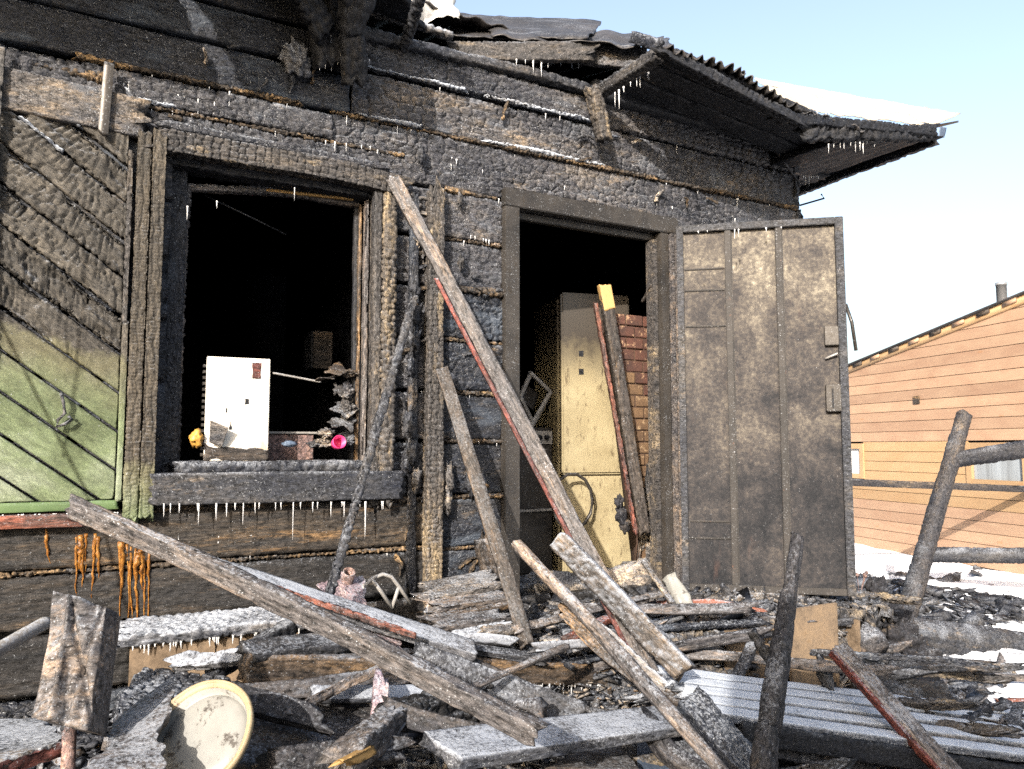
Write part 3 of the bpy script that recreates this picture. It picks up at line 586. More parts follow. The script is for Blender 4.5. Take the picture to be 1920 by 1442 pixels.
# --- diagonal cladding left of the window (charred above, green paint below)
def diag():
    # boards run down to the right; region x -3..-1.745, z 1.385..3.02 clipped against the top edge line
    dx = V(math.cos(math.radians(-37)), 0, math.sin(math.radians(-37))); nrm = V(-dx.z, 0, dx.x)
    X0, X1, Z0, Z1 = -2.95, -1.762, 1.405, 2.98
    wdt = .118; k = 0
    ctr = V(-2.35, 0, 1.2)
    for i in range(-7, 22):
        p = V(-1.95, 0, 2.10) + nrm * (wdt * (i + .5))
        # clip the centre line to the rectangle
        ts = []
        t0, t1 = -5., 5.
        for (c, lo, hi, d) in ((p.x, X0, X1, dx.x), (p.z, Z0, Z1, dx.z)):
            a, b = (lo - c) / d, (hi - c) / d; a, b = min(a, b), max(a, b); t0, t1 = max(t0, a), min(t1, b)
        if t1 - t0 < .10: continue
        A = p + dx * t0; B = p + dx * t1; yy = -.018 + rng.uniform(-.008, .008)
        low = (A.z + B.z) / 2 < 1.9
        cz = (A.z + B.z) / 2
        up = cz > 2.05
        # mitre the ends so that they follow the rectangle
        L = (B - A).length
        gp, gl = gator(.026, .075, .010, .22, .5, .003, .16), grainy(.0006, .002)
        def st(u, v, sd, A=A):
            uu = u - sd * 3.7; zz = A.z + dx.z * uu + .277 * (A.x + dx.x * uu) + .05 * fbm(u * 9, v * 9, 5, 3)
            k_ = sstep(1.40, 1.50, zz); hol = -.014 * sstep(.30, .36, fbm(u * 3.2, v * 6, sd + 91, 3)); return (gp(u, v, sd) + hol) * k_ + gl(u, v, sd) * (1 - k_)
        co, po = timber_mesh('b', L, wdt - .009, .03, res=.0065, style=st, rnd=.4, jag=.004, front=True)
        # slant ends: vertical cut on the right/left edges
        def cut(edge_x, tend):
            pass
        Mx = frame(A + V(0, yy, 0), dx, nrm)
        R = np.array(Mx.to_3x3()); tv = np.array(Mx.translation)
        Wc = co @ R.T + tv
        # slide every vertex along the board so that it stays inside the rectangle
        d = np.array(dx)
        f = np.clip(co[:, 0] / L, 0, 1)
        zc = co[:, 2]
        # exact limits for this vertex line
        ox = p.x + nrm.x * zc; oz = p.z + nrm.z * zc
        lo = np.maximum((X0 - ox) / d[0], np.minimum((Z1 - oz) / d[2], (Z0 - oz) / d[2])); hi = np.minimum((X1 - ox) / d[0], np.maximum((Z1 - oz) / d[2], (Z0 - oz) / d[2]))
        hi = np.maximum(hi, lo + .002)
        co2 = co.copy(); co2[:, 0] = (lo + f * (hi - lo)) - t0 
        o = mk('cladding_board', co2, po, M['diag_green'], H, False); setm(o, Mx)
        if 1 < i < 9:
            q0 = rng.uniform(.05, .5) * L; q1 = q0 + rng.uniform(.08, .22)
            timber('frost_line', A + dx * q0 + nrm * wdt * .5 + V(0, -.030, 0), A + dx * min(q1, L - .05) + nrm * wdt * .5 + V(0, -.030, 0), .010, .008, M['rime'], H, hint=nrm, style=GA_CRUST, res=.008, rnd=.6, jag=.02, wob=.8)
    timber('cladding_frame', V(-3, -.022, 1.385), V(-1.745, -.022, 1.385), .035, .04, M['rail_green'], H, style=PLAIN, res=.01)
    timber('cladding_frame', V(-1.748, -.022, 1.40), V(-1.748, -.022, 2.08), .020, .045, M['diag_green'], H, hint=(-1, 0, 0), style=PLAIN, res=.01)
    timber('cladding_frame', V(-1.752, -.020, 2.08), V(-1.752, -.020, 2.75), .018, .04, M['casing'], H, hint=(-1, 0, 0), style=GA_FINE, res=.007)
    timber('cladding_frame', V(-2.195, -.055, 1.9), V(-2.19, -.055, 3.06), .022, .02, M['diag'], H, hint=(-1, 0, 0), style=GA_FINE, res=.01)
    timber('base_rail', V(-3, -.03, 1.335), V(-1.9, -.03, 1.335), .05, .06, M['redwood'], H, style=ROUGH, res=.01, jag=.04)
    # horizontal board over the cladding, sanded flat by fire, and the metal strip nailed over it
    timber('wall_plank', V(-3, -.018, 2.955), V(-1.70, -.018, 2.90), .16, .05, M['wall'], H, style=grainy(.002, .004), res=.007, rnd=.3, jag=.05)
    timber('metal_strip', V(-1.853, -.058, 2.80), V(-1.842, -.056, 3.09), .036, .006, M['greymetal'], H, hint=(-1, 0, 0), style=SMOOTH, res=.015, rnd=.2)
diag()
# --- vertical post over the log joint, and the casing strip beside it
vboard('corner_post', -.462, .90, 2.80, .078, .07, -.065, M['casing'], gator(.024, .030, .009, .1, .4, .002, .15, .6), res=.0045, rnd=.15, jag=.05, wob=.15)
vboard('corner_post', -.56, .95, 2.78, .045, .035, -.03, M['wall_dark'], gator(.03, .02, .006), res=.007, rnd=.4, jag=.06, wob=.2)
# --- door frame: flat sheet-metal architrave
def flat(name, x0, x1, z0, z1, y0, y1, mat, parent=None, bev=.004): return box(name, (x0, y0, z0), (x1, y1, z1), mat, parent or H, bev)
flat('door_frame', -.088, -.004, .86, 2.80, -.035, .07, M['greymetal'])
flat('door_frame', -.088, 1.025, 2.802, 2.895, -.035, .07, M['greymetal'])
flat('door_frame', .90, .955, .86, 2.80, -.03, .07, M['greymetal'])
flat('door_stop', -.003, .90, 2.765, 2.80, .03, .07, M['greymetal'])
flat('door_stop', .868, .899, .86, 2.764, .0, .07, M['casing'])
for k in range(3): flat('door_frame', .965 + k * .022, .980 + k * .022, .86, 2.80, -.05 - .006 * k, .05, M['frost_wood'], bev=.002)
# --- the door leaf, swung out towards the camera
hx = V(.985, -.06, 0); ft = wz(1578, 407, 2.835); ft = V(ft.x, ft.y, 0); dl = (ft - hx); LW = dl.length; dd = dl.normalized()
DM = frame(hx + V(0, 0, .84), dd, (0, 0, 1)); LH = 1.99
D = box('door', (0, -.006, 0), (LW, .022, LH), M['door'], H, M=DM)
M['door_rib'] = painted('sooty_door_rib', (.045, .040, .037), (.018, .017, .017), frost=(.3, .3), rough=.7, spots=(.09, .045, .03), spotamt=.2)
def dpart(nm, x0, x1, z0, z1, y0, y1, mat='door_rib', bev=.003):
    o = box(nm, (x0, y0, z0), (x1, y1, z1), M[mat], None, bev); o.parent = D; return o
for x0, x1 in ((0, .035), (LW - .042, LW)): dpart('door_stile', x0, x1, 0, LH, -.035, -.0065, 'frosty')
dpart('door_rail', .036, LW - .043, LH - .038, LH, -.035, -.0065, 'frosty'); dpart('door_rail', .036, LW - .043, 0, .035, -.03, -.0065)
for x in (LW * .315, LW * .62):
    dpart('door_rib', x - .016, x + .016, .036, LH - .04, -.030, -.0066); dpart('door_rib', x + .0165, x + .024, .036, LH - .04, -.016, -.0067)
for z in (.27, .36, 1.62, 1.74, 1.52 - .1): dpart('door_brace', .04, LW * .315 - .018, z, z + .010, -.014, -.0068)
dpart('door_lock', LW - .115, LW - .043, .95, 1.09, -.045, -.0065, 'greymetal'); dpart('door_latch', LW - .11, LW - .043, 1.30, 1.40, -.035, -.0065, 'greymetal')
dpart('door_keyhole', LW - .088, LW - .080, .97, 1.07, -.049, -.046, 'sooty', 0)
t_ = tube('door_bolt', [(LW - .11, -.02, 1.23), (LW - .05, -.035, 1.255)], .006, M['tube'], None); t_.parent = D
t_ = tube('door_handle', [(LW + .002, -.01, 1.52), (LW + .03, -.01, 1.42), (LW + .045, -.012, 1.27)], .009, M['greymetal'], None); t_.parent = D
# --- nail hook at the corner
tube('iron_hook', [wy(1500, 385, -.02), wy(1545, 372, -.05), wy(1540, 364, -.05)], .006, M['sooty'], H)

# ------------------------------------------------------------------ roof
tp = wy(1772, 236, -.5)
# soffit of the right-hand eave
soff = []
for k in range(9):
    y0 = -.52 + k * .15
    xa = .55 + (k == 0) * .05; xb = 2.62 - .0 * k
    zz = 3.60 - (.05 if 0 < k < 4 else 0)
    timber('soffit_board', V(xa, y0 + .07, 3.55 + rng.uniform(-.01, .01)), V(2.0 if k < 5 else xb, y0 + .07, (3.39 if k < 3 else 3.50) + rng.uniform(-.01, .01)), .14, .03, M['sooty'], H, hint=(0, 1, 0), style=GA_FINE, res=.025, jag=.04)
# sagging scalloped eave edge (corrugated sheet ends) from the break to the tip
e0, e1, e2, e3 = wy(1255, 82, -.58), wy(1400, 140, -.58), wy(1500, 205, -.56), wy(1620, 245, -.54)
def corr(name, A, B, back, rise, n, camp, mat, th=.006, nu=160, **k):
    A, B = Vector(A), Vector(B)
    return sheet(name, [A, B, B + V(*back) + V(0, 0, rise), A + V(*back) + V(0, 0, rise)], M[mat], H, nu=nu, nv=16, corr=camp, corrn=n, thick=th, **k)
corr('roof_sheet', e0, e1, (.1, .55, 0), .12, 8, .014, 'roof_sheet', edge=.03, amp=.03)
corr('roof_sheet', e1 + V(-.03, .01, .012), e2, (.1, .55, 0), .10, 8, .013, 'roof_sheet', edge=.03, amp=.03)
corr('roof_sheet', e2 + V(-.03, .01, .012), e3, (.1, .6, 0), .10, 5, .012, 'roof_sheet', edge=.03, amp=.03)
for (pa, pb, yy, w_, z_) in (((1250, 100), (1500, 228), -.55, .045, 0), ((1480, 222), (1740, 246), -.53, .05, 0), ((1255, 112), (1470, 222), -.50, .035, 0)):
    timber('fascia_board', wy(*pa, yy), wy(*pb, yy), w_, .03, M['sooty'], H, style=GA_CRUST, res=.012, jag=.05, wob=.2)
# charred crust hanging under the eave towards the tip, and the side eave running back from it
timber('fascia_board', wy(1505, 245, -.50), wy(1752, 246, -.50), .07, .05, M['sooty'], H, style=gator(.04, .05, .02, .8), res=.012, jag=.06, wob=.35, bend=(0, -.02))
for k in range(6):
    timber('eave_board', V(2.70 - k * .16, -.48, 3.555 - .040 * k), V(2.70 - k * .16, 3.6, 3.56), .15, .03, M['sooty'], H, hint=(1, 0, 0), style=GA_FINE, res=.03, jag=.04, bend=(0, -.01))
timber('eave_board', V(2.74, -.46, 3.55), V(2.72, 3.6, 3.50), .10, .04, M['wall_dark'], H, hint=(0, 0, 1), style=GA_CRUST, res=.02, jag=.04, wob=.2)
corr('roof_sheet', V(2.80, .15, 3.60), V(2.78, 3.6, 3.60), (-.6, 0, 0), .14, 22, .014, 'roof_sheet', nu=300)
# pale lit sheets curled over the corner
sheet('roof_sheet', [wy(1490, 207, -.50), wy(1748, 240, -.50), wy(1700, 214, -.42), wy(1425, 156, -.42)], M['roof_pale'], H, nu=70, nv=24, amp=.015, fold=.02, thick=.004, edge=.02)
sheet('roof_sheet', [wy(1425, 156, -.26), wy(1752, 234, -.47), wy(1800, 213, -.45), wy(1415, 146, -.20)], M['roof_pale'], H, nu=70, nv=16, amp=.004, thick=.004, edge=.01)
sheet('roof_flashing', [wy(1742, 236, -.50), wy(1797, 226, -.50), wy(1797, 229, -.46), wy(1744, 242, -.46)], M['greymetal'], H, nu=10, nv=5, thick=.003)
sheet('roof_flashing', [wy(1760, 238, -.48), wy(1772, 240, -.48), wy(1768, 256, -.47), wy(1757, 258, -.47)], M['bluemetal'], H, nu=6, nv=6, thick=.004, amp=.02)
# middle: sheet edges seen against the sky over the burnt-out attic
sheet('roof_sheet', [wy(845, 62, .15), wy(1100, 72, -.1), wy(1130, 40, .9), wy(830, 20, 1.2)], M['roof_sheet'], H, nu=70, nv=20, amp=.05, thick=.006, edge=.02)
sheet('roof_sheet', [wy(925, 66, .05), wy(1258, 84, -.35), wy(1245, 66, .5), wy(905, 50, .8)], M['roof_sheet'], H, nu=70, nv=20, amp=.05, corr=.010, corrn=5, thick=.006, edge=.02)
sheet('roof_sheet', [V(-1.0, .30, 3.95), V(1.6, .2, 3.86), V(1.6, 3.4, 4.7), V(-1.2, 3.4, 4.7)], M['roof_sheet'], H, nu=80, nv=30, corr=.012, corrn=18, thick=.006)
sheet('roof_sheet', [V(.9, .12, 3.74), V(1.8, .12, 3.72), V(1.9, 3.4, 4.6), V(.9, 3.4, 4.7)], M['roof_sheet'], H, nu=80, nv=30, corr=.012, corrn=12, thick=.006)
box('attic_backing', (-3, 2.2, 3.2), (1.9, 2.3, 4.3), M['sooty'], H)
# left roof (just above the picture): eave boards that shade the wall head, with a gap
for nm, C in (('eave_sheet', ((-4.6, -.86, 3.66), (-2.31, -.86, 3.66), (-1.70, .02, 3.68), (-4.6, .02, 3.68))), ('eave_sheet', ((-2.20, -.86, 3.66), (-1.34, -.86, 3.66), (-.50, .02, 3.66), (-1.59, .02, 3.68)))):
    sheet(nm, [V(*c) for c in C], M['sooty'], H, nu=60, nv=40, amp=.02, thick=.03, edge=.03)
corr('roof_sheet', V(-4.6, -.9, 3.74), V(-2.36, -.9, 3.74), (.6, 3.8, 0), 1.1, 14, .014, 'roof_sheet', nu=200)
corr('roof_sheet', V(-2.2, -.9, 3.74), V(-1.36, -.9, 3.70), (.7, 3.8, 0), 1.1, 4, .014, 'roof_sheet', nu=60)
# hanging charred mass (rafter ends, burnt lining) left of the break
for (a, ya, b, yb, w_, t_) in (((600, -40), -.10, (622, 125), -.06, .15, .10), ((655, -60), -.30, (664, 150), -.10, .10, .08), ((560, -30), -.2, (610, 60), -.15, .10, .06), ((690, -30), -.3, (655, 60), -.2, .09, .07)):
    timber('rafter', wy(*a, ya), wy(*b, yb), w_, t_, M['sooty'], H, hint=(1, 0, 0), style=gator(.05, .04, .014, .8), res=.010, rnd=.4, jag=.025, wob=.25)
timber('rafter', wy(757, 92, -.02), wy(800, -45, -.35), .045, .05, M['frosty'], H, hint=(1, 0, 0), style=GA_CRUST, res=.008, rnd=.4, wob=.15)
timber('rafter', wy(680, 15, .05), wy(845, 68, .05), .03, .05, M['frost_heavy'], H, style=GA_CRUST, res=.01, rnd=.6, wob=.2)
timber('rafter', wy(1110, 182, -.02), wy(1236, 103, -.52), .062, .06, M['casing'], H, style=gator(.03, .022, .008, .5), res=.007, rnd=.25, jag=.02)
timber('rafter', wy(1110, 165, -.10), wy(1133, 262, -.10), .070, .07, M['casing'], H, hint=(1, 0, 0), style=gator(.022, .07, .008, .5), res=.007, rnd=.25, jag=.02)
timber('burnt_board', wy(848, 98, .10), wy(1108, 98, -.14), .10, .035, M['casing'], H, style=gator(.022, .018, .007, .3), res=.008, rnd=.25, jag=.04)
timber('burnt_board', wy(1085, 100, -.05), wy(1215, 112, -.22), .12, .035, M['wall'], H, style=gator(.03, .02, .007, .3), res=.009, rnd=.25, jag=.04)
timber('rafter', wy(1190, 70, -.25), wy(1235, 86, -.50), .05, .05, M['frosty'], H, style=GA_CRUST, res=.01)
timber('purlin', V(-.9, .5, 3.62), V(1.9, .5, 3.6), .12, .12, M['sooty'], H, style=GA_CRUST, res=.03)
timber('purlin', V(-.9, 1.2, 3.82), V(1.9, 1.2, 3.8), .12, .12, M['sooty'], H, style=GA_CRUST, res=.03)
# crumpled pale foil sticking up at the break
sheet('roof_foil', [wy(740, 30, .25), wy(845, 48, .25), wy(850, -20, .35), wy(735, -30, .35)], M['foil'], H, nu=40, nv=30, amp=.10, fold=.16, thick=.003, edge=.05)
timber('brace', wy(1440, 265, -.06), wy(1500, 345, -.06), .012, .012, M['wall'], H, style=ROUGH, res=.02)
# frosted knot of cables on the wall head
def clump(name, c, r, mat, parent=None, n=3, amp=.35, seed=5, sq=(1, 1, 1), freq=2.2, res=3):
    import bmesh
    bm = bmesh.new(); bmesh.ops.create_icosphere(bm, subdivisions=res, radius=1)
    from mathutils import noise as mn
    for v in bm.verts:
        d = 1 + amp * mn.fractal(v.co * freq + Vector((seed, seed * 2.3, 0)), .8, 2.1, 4); v.co = Vector((v.co.x * r * sq[0] * d, v.co.y * r * sq[1] * d, v.co.z * r * sq[2] * d)) + Vector(c)
    me = bpy.data.meshes.new(name); bm.to_mesh(me); bm.free(); me.polygons.foreach_set('use_smooth', np.ones(len(me.polygons), dtype=bool))
    return link(name, me, M[mat], parent)
clump('cable_knot', wy(555, 110, -.03), .055, 'frost_heavy', H, seed=3, amp=.6, sq=(1, .5, 1.3), res=4)
# wire through the window
tube('wire', [wy(383, 366, .2), wy(455, 400, .22), wy(537, 440, .3)], .003, M['frosty'], H)

# --- icicles
def icicle_mesh(nm, mat, seed):
    r = random.Random(seed); n = 6; K = 7; vs = []
    for i in range(K + 1):
        f = i / K; rad = (1 - f) ** .7 * (1 + .25 * (r.random() - .5)) + .04
        for k in range(n): vs.append((rad * math.cos(6.283 * k / n) + .15 * math.sin(f * 5 + seed), rad * math.sin(6.283 * k / n), -f))
    Q = [(i * n + k, (i + 1) * n + k, (i + 1) * n + (k + 1) % n, i * n + (k + 1) % n) for i in range(K) for k in range(n)]
    o = mk(nm, vs, [Q], mat, None, True); me = o.data; bpy.data.objects.remove(o); return me
IM = [icicle_mesh('icicle', M['ice'], s) for s in range(4)]; IO = [icicle_mesh('icicle_orange', M['ice_orange'], s) for s in (11, 12, 13)]
def icicle(p, L, r=.004, orange=False, parent=H):
    o = link('icicle', (rng.choice(IO) if orange else rng.choice(IM)), None, parent)
    Mx = Matrix.Translation(Vector(p)) @ Matrix.Rotation(rng.random() * 6, 4, 'Z') @ Matrix.Diagonal((r, r, L, 1)); setm(o, Mx) if parent is H else setattr(o, 'matrix_basis', Mx); return o
def icirow(pa, pb, y, n, L, r=.004, orange=False):
    for i in range(n):
        f = (i + rng.random()) / n; p = wy(pa[0] + (pb[0] - pa[0]) * f, pa[1] + (pb[1] - pa[1]) * f, y); icicle(p, L * min(2.6, .35 + rng.expovariate(1.4)), r * rng.uniform(.7, 1.3), orange)
icirow((300, 944), (735, 940), -.075, 24, .06, .0035)
icirow((600, 30), (675, 60), -.12, 9, .08, .005); icirow((600, 90), (670, 110), -.10, 7, .07, .005)
icirow((960, 110), (1090, 120), -.05, 8, .04, .004); icirow((1150, 175), (1225, 125), -.35, 8, .045, .004)
icirow((1515, 195), (1560, 210), -.57, 6, .05, .005); icirow((1550, 270), (1660, 262), -.50, 12, .035, .004); icirow((1640, 240), (1680, 240), -.52, 3, .05, .004); icirow((1505, 330), (1535, 330), -.1, 7, .03, .004)
icirow((215, 152), (420, 195), -.005, 8, .03, .004); icirow((600, 262), (700, 275), -.02, 5, .03, .0035); icirow((300, 395), (560, 350), .0, 3, .04, .003)
icirow((650, 60), (700, 120), -.1, 5, .05, .004); icirow((835, 290), (860, 300), -.01, 2, .02, .004); icirow((880, 440), (925, 452), -.02, 5, .035, .0035)
icirow((5, 965), (235, 960), -.05, 14, .025, .004)
icirow((1290, 434), (1570, 420), -.45, 9, .02, .004)
def amber():
    m, t, b = nodes('resin_stained_ice'); v = coords(t, (1, 1, .5)); n1 = noise(t, v, 60, 6, .8)
    col = ramp(t, n1, [(.35, (.035, .014, .004)), (.5, (.16, .062, .010)), (.68, (.36, .19, .05))]); b.inputs['Transmission Weight'].default_value = .25; b.inputs['IOR'].default_value = 1.31
    finish(t, b, col, .3, v, .6, 80, .004, None, .4); return m
M['amber'] = amber()
rd = random.Random(12)
for px, py, L_, r_ in ((88, 992, .14, .008), (142, 1003, .24, .006), (150, 1003, .20, .011), (160, 1000, .15, .006), (179, 1000, .25, .007), (186, 1006, .16, .010), (222, 1015, .30, .008), (229, 1016, .17, .012), (238, 1020, .40, .005), (246, 1025, .30, .006), (254, 1028, .37, .007), (264, 1030, .16, .012), (270, 1030, .27, .006), (281, 1035, .29, .006), (150, 1010, .12, .014), (262, 1034, .12, .016)):
    K_ = 16; pts = []; rs = []; dx_ = 0
    for i in range(K_):
        f = i / (K_ - 1); dx_ += rd.gauss(0, 1.0); pts.append(wy(px + dx_, py + f * L_ * 500, -.006 - .004 * math.sin(f * 3))); rs.append(max(.0008, r_ * (1 - f) ** .55 * rd.uniform(.55, 1.25)))
    tube('icicle', pts, rs, M['amber'], H, n=8, rough=.35)
for px in (335, 345, 352, 410, 388, 470): 
    icicle(wy(px, 990 + rng.uniform(-10, 20), -.004), .10, .006)
for k in range(110):     # single icicles frozen to seams and splinters all over the wall
    px = rng.uniform(230, 1480); zsel = rng.choice(SEAMS + [2.97, 3.1, 3.1, 3.34]); p = None
    y_ = 0.0; q = wy(px, 500, 0); x_ = q.x
    if -1.62 < x_ < -.7 and zsel < 2.85: continue
    if -.09 < x_ < .95 and zsel < 2.9: continue
    icicle(V(x_, -.004, zsel), .012 + rng.expovariate(60), rng.uniform(.0022, .0045))
# pale frosted splinters and torn lining stuck to the wall
for k in range(46):
    px = rng.choice((rng.uniform(755, 800), rng.uniform(755, 800), rng.uniform(835, 935), rng.uniform(300, 1450))); 
    x_ = wy(px, 600, -.02).x
    z_ = rng.uniform(1.05, 3.05) if x_ > -.75 and x_ < -.1 else rng.uniform(2.92, 3.35)
    if x_ > -.72 and x_ < -.1: z_ = rng.uniform(1.0, 2.8)
    a = rng.uniform(-.6, .6) + (1.57 if rng.random() < .6 else 0); L_ = rng.uniform(.03, .10); d = V(math.cos(a), 0, math.sin(a))
    timber('torn_splinter', V(x_, -.02, z_), V(x_, -.03, z_) + d * L_, .014, .008, M[rng.choice(('frosty', 'ash', 'tow'))], H, style=GA_CRUST, res=.008, rnd=.5, wob=.4, bend=(.006, .006))
for (px, py, r_) in ((775, 590, .05), (776, 640, .045), (770, 690, .03), (768, 800, .05), (772, 850, .045), (780, 900, .04), (765, 870, .03), (862, 375, .025), (865, 490, .03), (778, 540, .035), (790, 290, .03), (840, 900, .05), (838, 940, .045), (885, 905, .05), (900, 940, .04)):
    clump('frosted_lining', wy(px, py, -.035), r_, 'frosty' if py < 880 or px > 850 else 'ash', H, amp=.9, seed=px * .37, sq=(.55, .35, 1.3), freq=3)

# frosted things on the cladding: nail with a wire clump
tube('wire_clump', [wy(115, 737, -.05), wy(118, 752, -.06), wy(122, 775, -.05), wy(108, 788, -.05), wy(106, 800, -.05), wy(122, 795, -.055), wy(136, 786, -.05), wy(128, 780, -.05)], .006, M['frost_heavy'], H, rough=.4)
tube('wire', [V(-3.2, -1.3, 3.15), V(-2.9, -1.0, 2.6), V(-2.55, -.62, 1.95)], .004, M['sooty'], H)

# ------------------------------------------------------------------ things inside the window
bx = thing('wall_heater', 'scorched white metal panel heater standing tilted on the window ledge', 'heater', wy(440, 838, .06))
A = wy(383, 822, .06); B = wy(503, 834, .045); A.z = B.z = 1.545
zx = (B - A).normalized(); up = (wy(388, 632, .055) - wy(375, 828, .06)).normalized()
MB = frame(A, zx, up); WX = (B - A).length; HX = (wy(388, 632, .055) - wy(375, 828, .06)).length
box('heater_panel', (0, 0, .0), (WX, .012, HX), M['panel'], bx, .003, M=MB)
box('heater_body', (.004, .013, .0), (WX - .004, .07, HX - .006), M['greymetal'], bx, .003, M=MB)
for k in range(16): box('heater_fin', (-.012, .014, .02 + k * (HX - .04) / 16), (.003, .05, .032 + k * (HX - .04) / 16), M['greymetal'], bx, 0, M=MB)
for (x_, z_, a_, b_, mm) in ((.70, .80, .16, .16, 'redstrip'), (.30, .46, .05, .05, 'sooty'), (.62, .55, .04, .05, 'sooty'), (.38, .30, .03, .08, 'sooty')):
    sheet('scorch_mark', [MB @ V(WX * x_, -.0015, HX * z_), MB @ V(WX * (x_ + a_), -.0015, HX * z_), MB @ V(WX * (x_ + a_), -.0015, HX * (z_ + b_)), MB @ V(WX * x_, -.0015, HX * (z_ + b_))], M[mm], bx, nu=14, nv=14, thick=.0008, edge=.008)
sheet('singed_band', [MB @ V(.0, -.002, 0), MB @ V(WX, -.002, 0), MB @ V(WX, -.002, HX * .10), MB @ V(.0, -.002, HX * .16)], M['brownwood'], bx, nu=24, nv=10, thick=.001, edge=.02)
sheet('peeled_paint', [MB @ V(.02, -.004, .08), MB @ V(.07, -.006, .06), MB @ V(.09, -.03, .14), MB @ V(.02, -.02, .17)], M['ash'], bx, nu=14, nv=14, amp=.03, fold=.02)
tag(clump('orange_crumpled_wrapper', wy(368, 822, .05), .030, 'yellowcan', None, amp=.7, seed=9, sq=(.8, .6, 1.1)), 'crumpled yellow-orange wrapper at the foot of the white heater', 'wrapper')
pc = thing('plastic_cup', 'bright pink plastic cup lying on the window ledge', 'cup', wy(637, 828, .0)); CM = frame(pc.location, (1, .1, .1), (-.15, -.9, .2))
lathe('cup_body', [(.0, -.05), (.024, -.05), (.030, 0), (.028, 0), (.022, -.046), (0, -.046)], M['magenta'], pc, 24, CM)
cy = thing('cardboard_box', 'dull reddish cardboard box behind the white heater inside the window', 'box', wy(560, 835, .22))
box('carton_body', (wy(508, 0, .2).x, .2, 1.50), (wy(606, 0, .2).x, .32, 1.66), M['rust'], cy, .004); box('carton_lid', (wy(512, 0, .2).x, .19, 1.662), (wy(618, 0, .2).x, .33, 1.672), M['tube'], cy, .002)
cb = thing('wall_cupboard', 'small brown cupboard door hanging in the dark room behind window', 'cupboard', wy(605, 690, 1.0))
q0, q1 = wy(588, 690, 1.0), wy(624, 622, 1.0); box('cupboard_door', (q0.x, 1.0, q0.z), (q1.x, 1.02, q1.z), M['brownwood'], cb, .003); box('cupboard_side', (q0.x - .01, 1.021, q0.z), (q1.x, 1.2, q1.z), M['sooty'], cb, .003)
tag(timber('white_rod', wy(515, 700, .3), wy(600, 716, .28), .010, .010, M['tube'], style=SMOOTH, rnd=.9, res=.01), 'thin pale rod sticking out behind the white heater', 'rod')
cl = thing('burnt_clothes', 'frosted brown burnt rags heaped at the right end of window ledge', 'rags', wy(640, 800, .06))
for (px, py, w_, h_, m_) in ((640, 700, 40, 16, 'brownwood'), (612, 712, 34, 8, 'brownwood'), (640, 735, 34, 26, 'casing'), (646, 765, 30, 30, 'rubble'), (640, 795, 36, 24, 'casing'), (650, 825, 26, 22, 'rubble'), (612, 830, 26, 12, 'ash')):
    C = [wy(px - w_ / 2, py + h_ / 2, .05), wy(px + w_ / 2, py + h_ / 2 + rng.uniform(-6, 6), .05), wy(px + w_ / 2, py - h_ / 2, .10), wy(px - w_ / 2, py - h_ / 2 + rng.uniform(-8, 8), .11)]
    sheet('rag', C, M[m_], cl, nu=34, nv=26, amp=.03, fold=.05, thick=.004, edge=.05)
for (px, py, r_, m_, sq_r) in ((652, 768, .042, 'casing', (.6, .5, 1.2)), (612, 812, .026, 'ash', (1.1, .6, .7)), (652, 735, .030, 'frost_wood', (.7, .5, 1.2)), (600, 832, .022, 'rubble', (2.0, .8, .7)), (655, 700, .022, 'brownwood', (1.2, .6, .8))):
    o = clump('rag', V(0, 0, 0), r_, m_, cl, amp=.75, seed=px * .7, sq=sq_r, freq=2.6, res=5); setm(o, Matrix.Translation(wy(px, py, .075)))
tag(clump('blue_rag', wy(543, 832, .07), .018, 'bluemetal', None, amp=.5, seed=2, sq=(1.6, .8, .7)), 'small dark blue rag on the window ledge beside the cup', 'rag')

# ------------------------------------------------------------------ things inside the doorway
FY = .48
f0, f1 = wy(1052, 900, FY + .1), wy(1182, 900, FY)
fr = thing('fridge', 'tall cream fridge with soot and painted shade at its top inside the doorway', 'fridge', V((f0.x + f1.x) / 2, FY, .82))
fd = (V(f1.x, f1.y, 0) - V(f0.x, f0.y, 0)); FW = fd.length; MF = frame(V(f0.x, f0.y, .82), fd, (0, 0, 1))
box('fridge_body', (.0, .03, 0), (FW, .55, 1.72), M['fridge'], fr, .03, M=MF)
box('freezer_door', (.0, -.02, .62), (FW, .028, 1.72), M['fridge'], fr, .012, M=MF); box('fridge_door', (.0, -.02, .03), (FW, .028, .61), M['fridge'], fr, .012, M=MF)
for z0, z1 in ((.66, .98), (.35, .57)): box('fridge_handle', (FW - .055, -.045, z0), (FW - .035, -.021, z1), M['fridge'], fr, .004, M=MF)
for z0 in (1.22, 1.33): box('fridge_sticker', (.11, -.0225, z0), (.14, -.0205, z0 + .035), M['sooty'], fr, 0, M=MF)
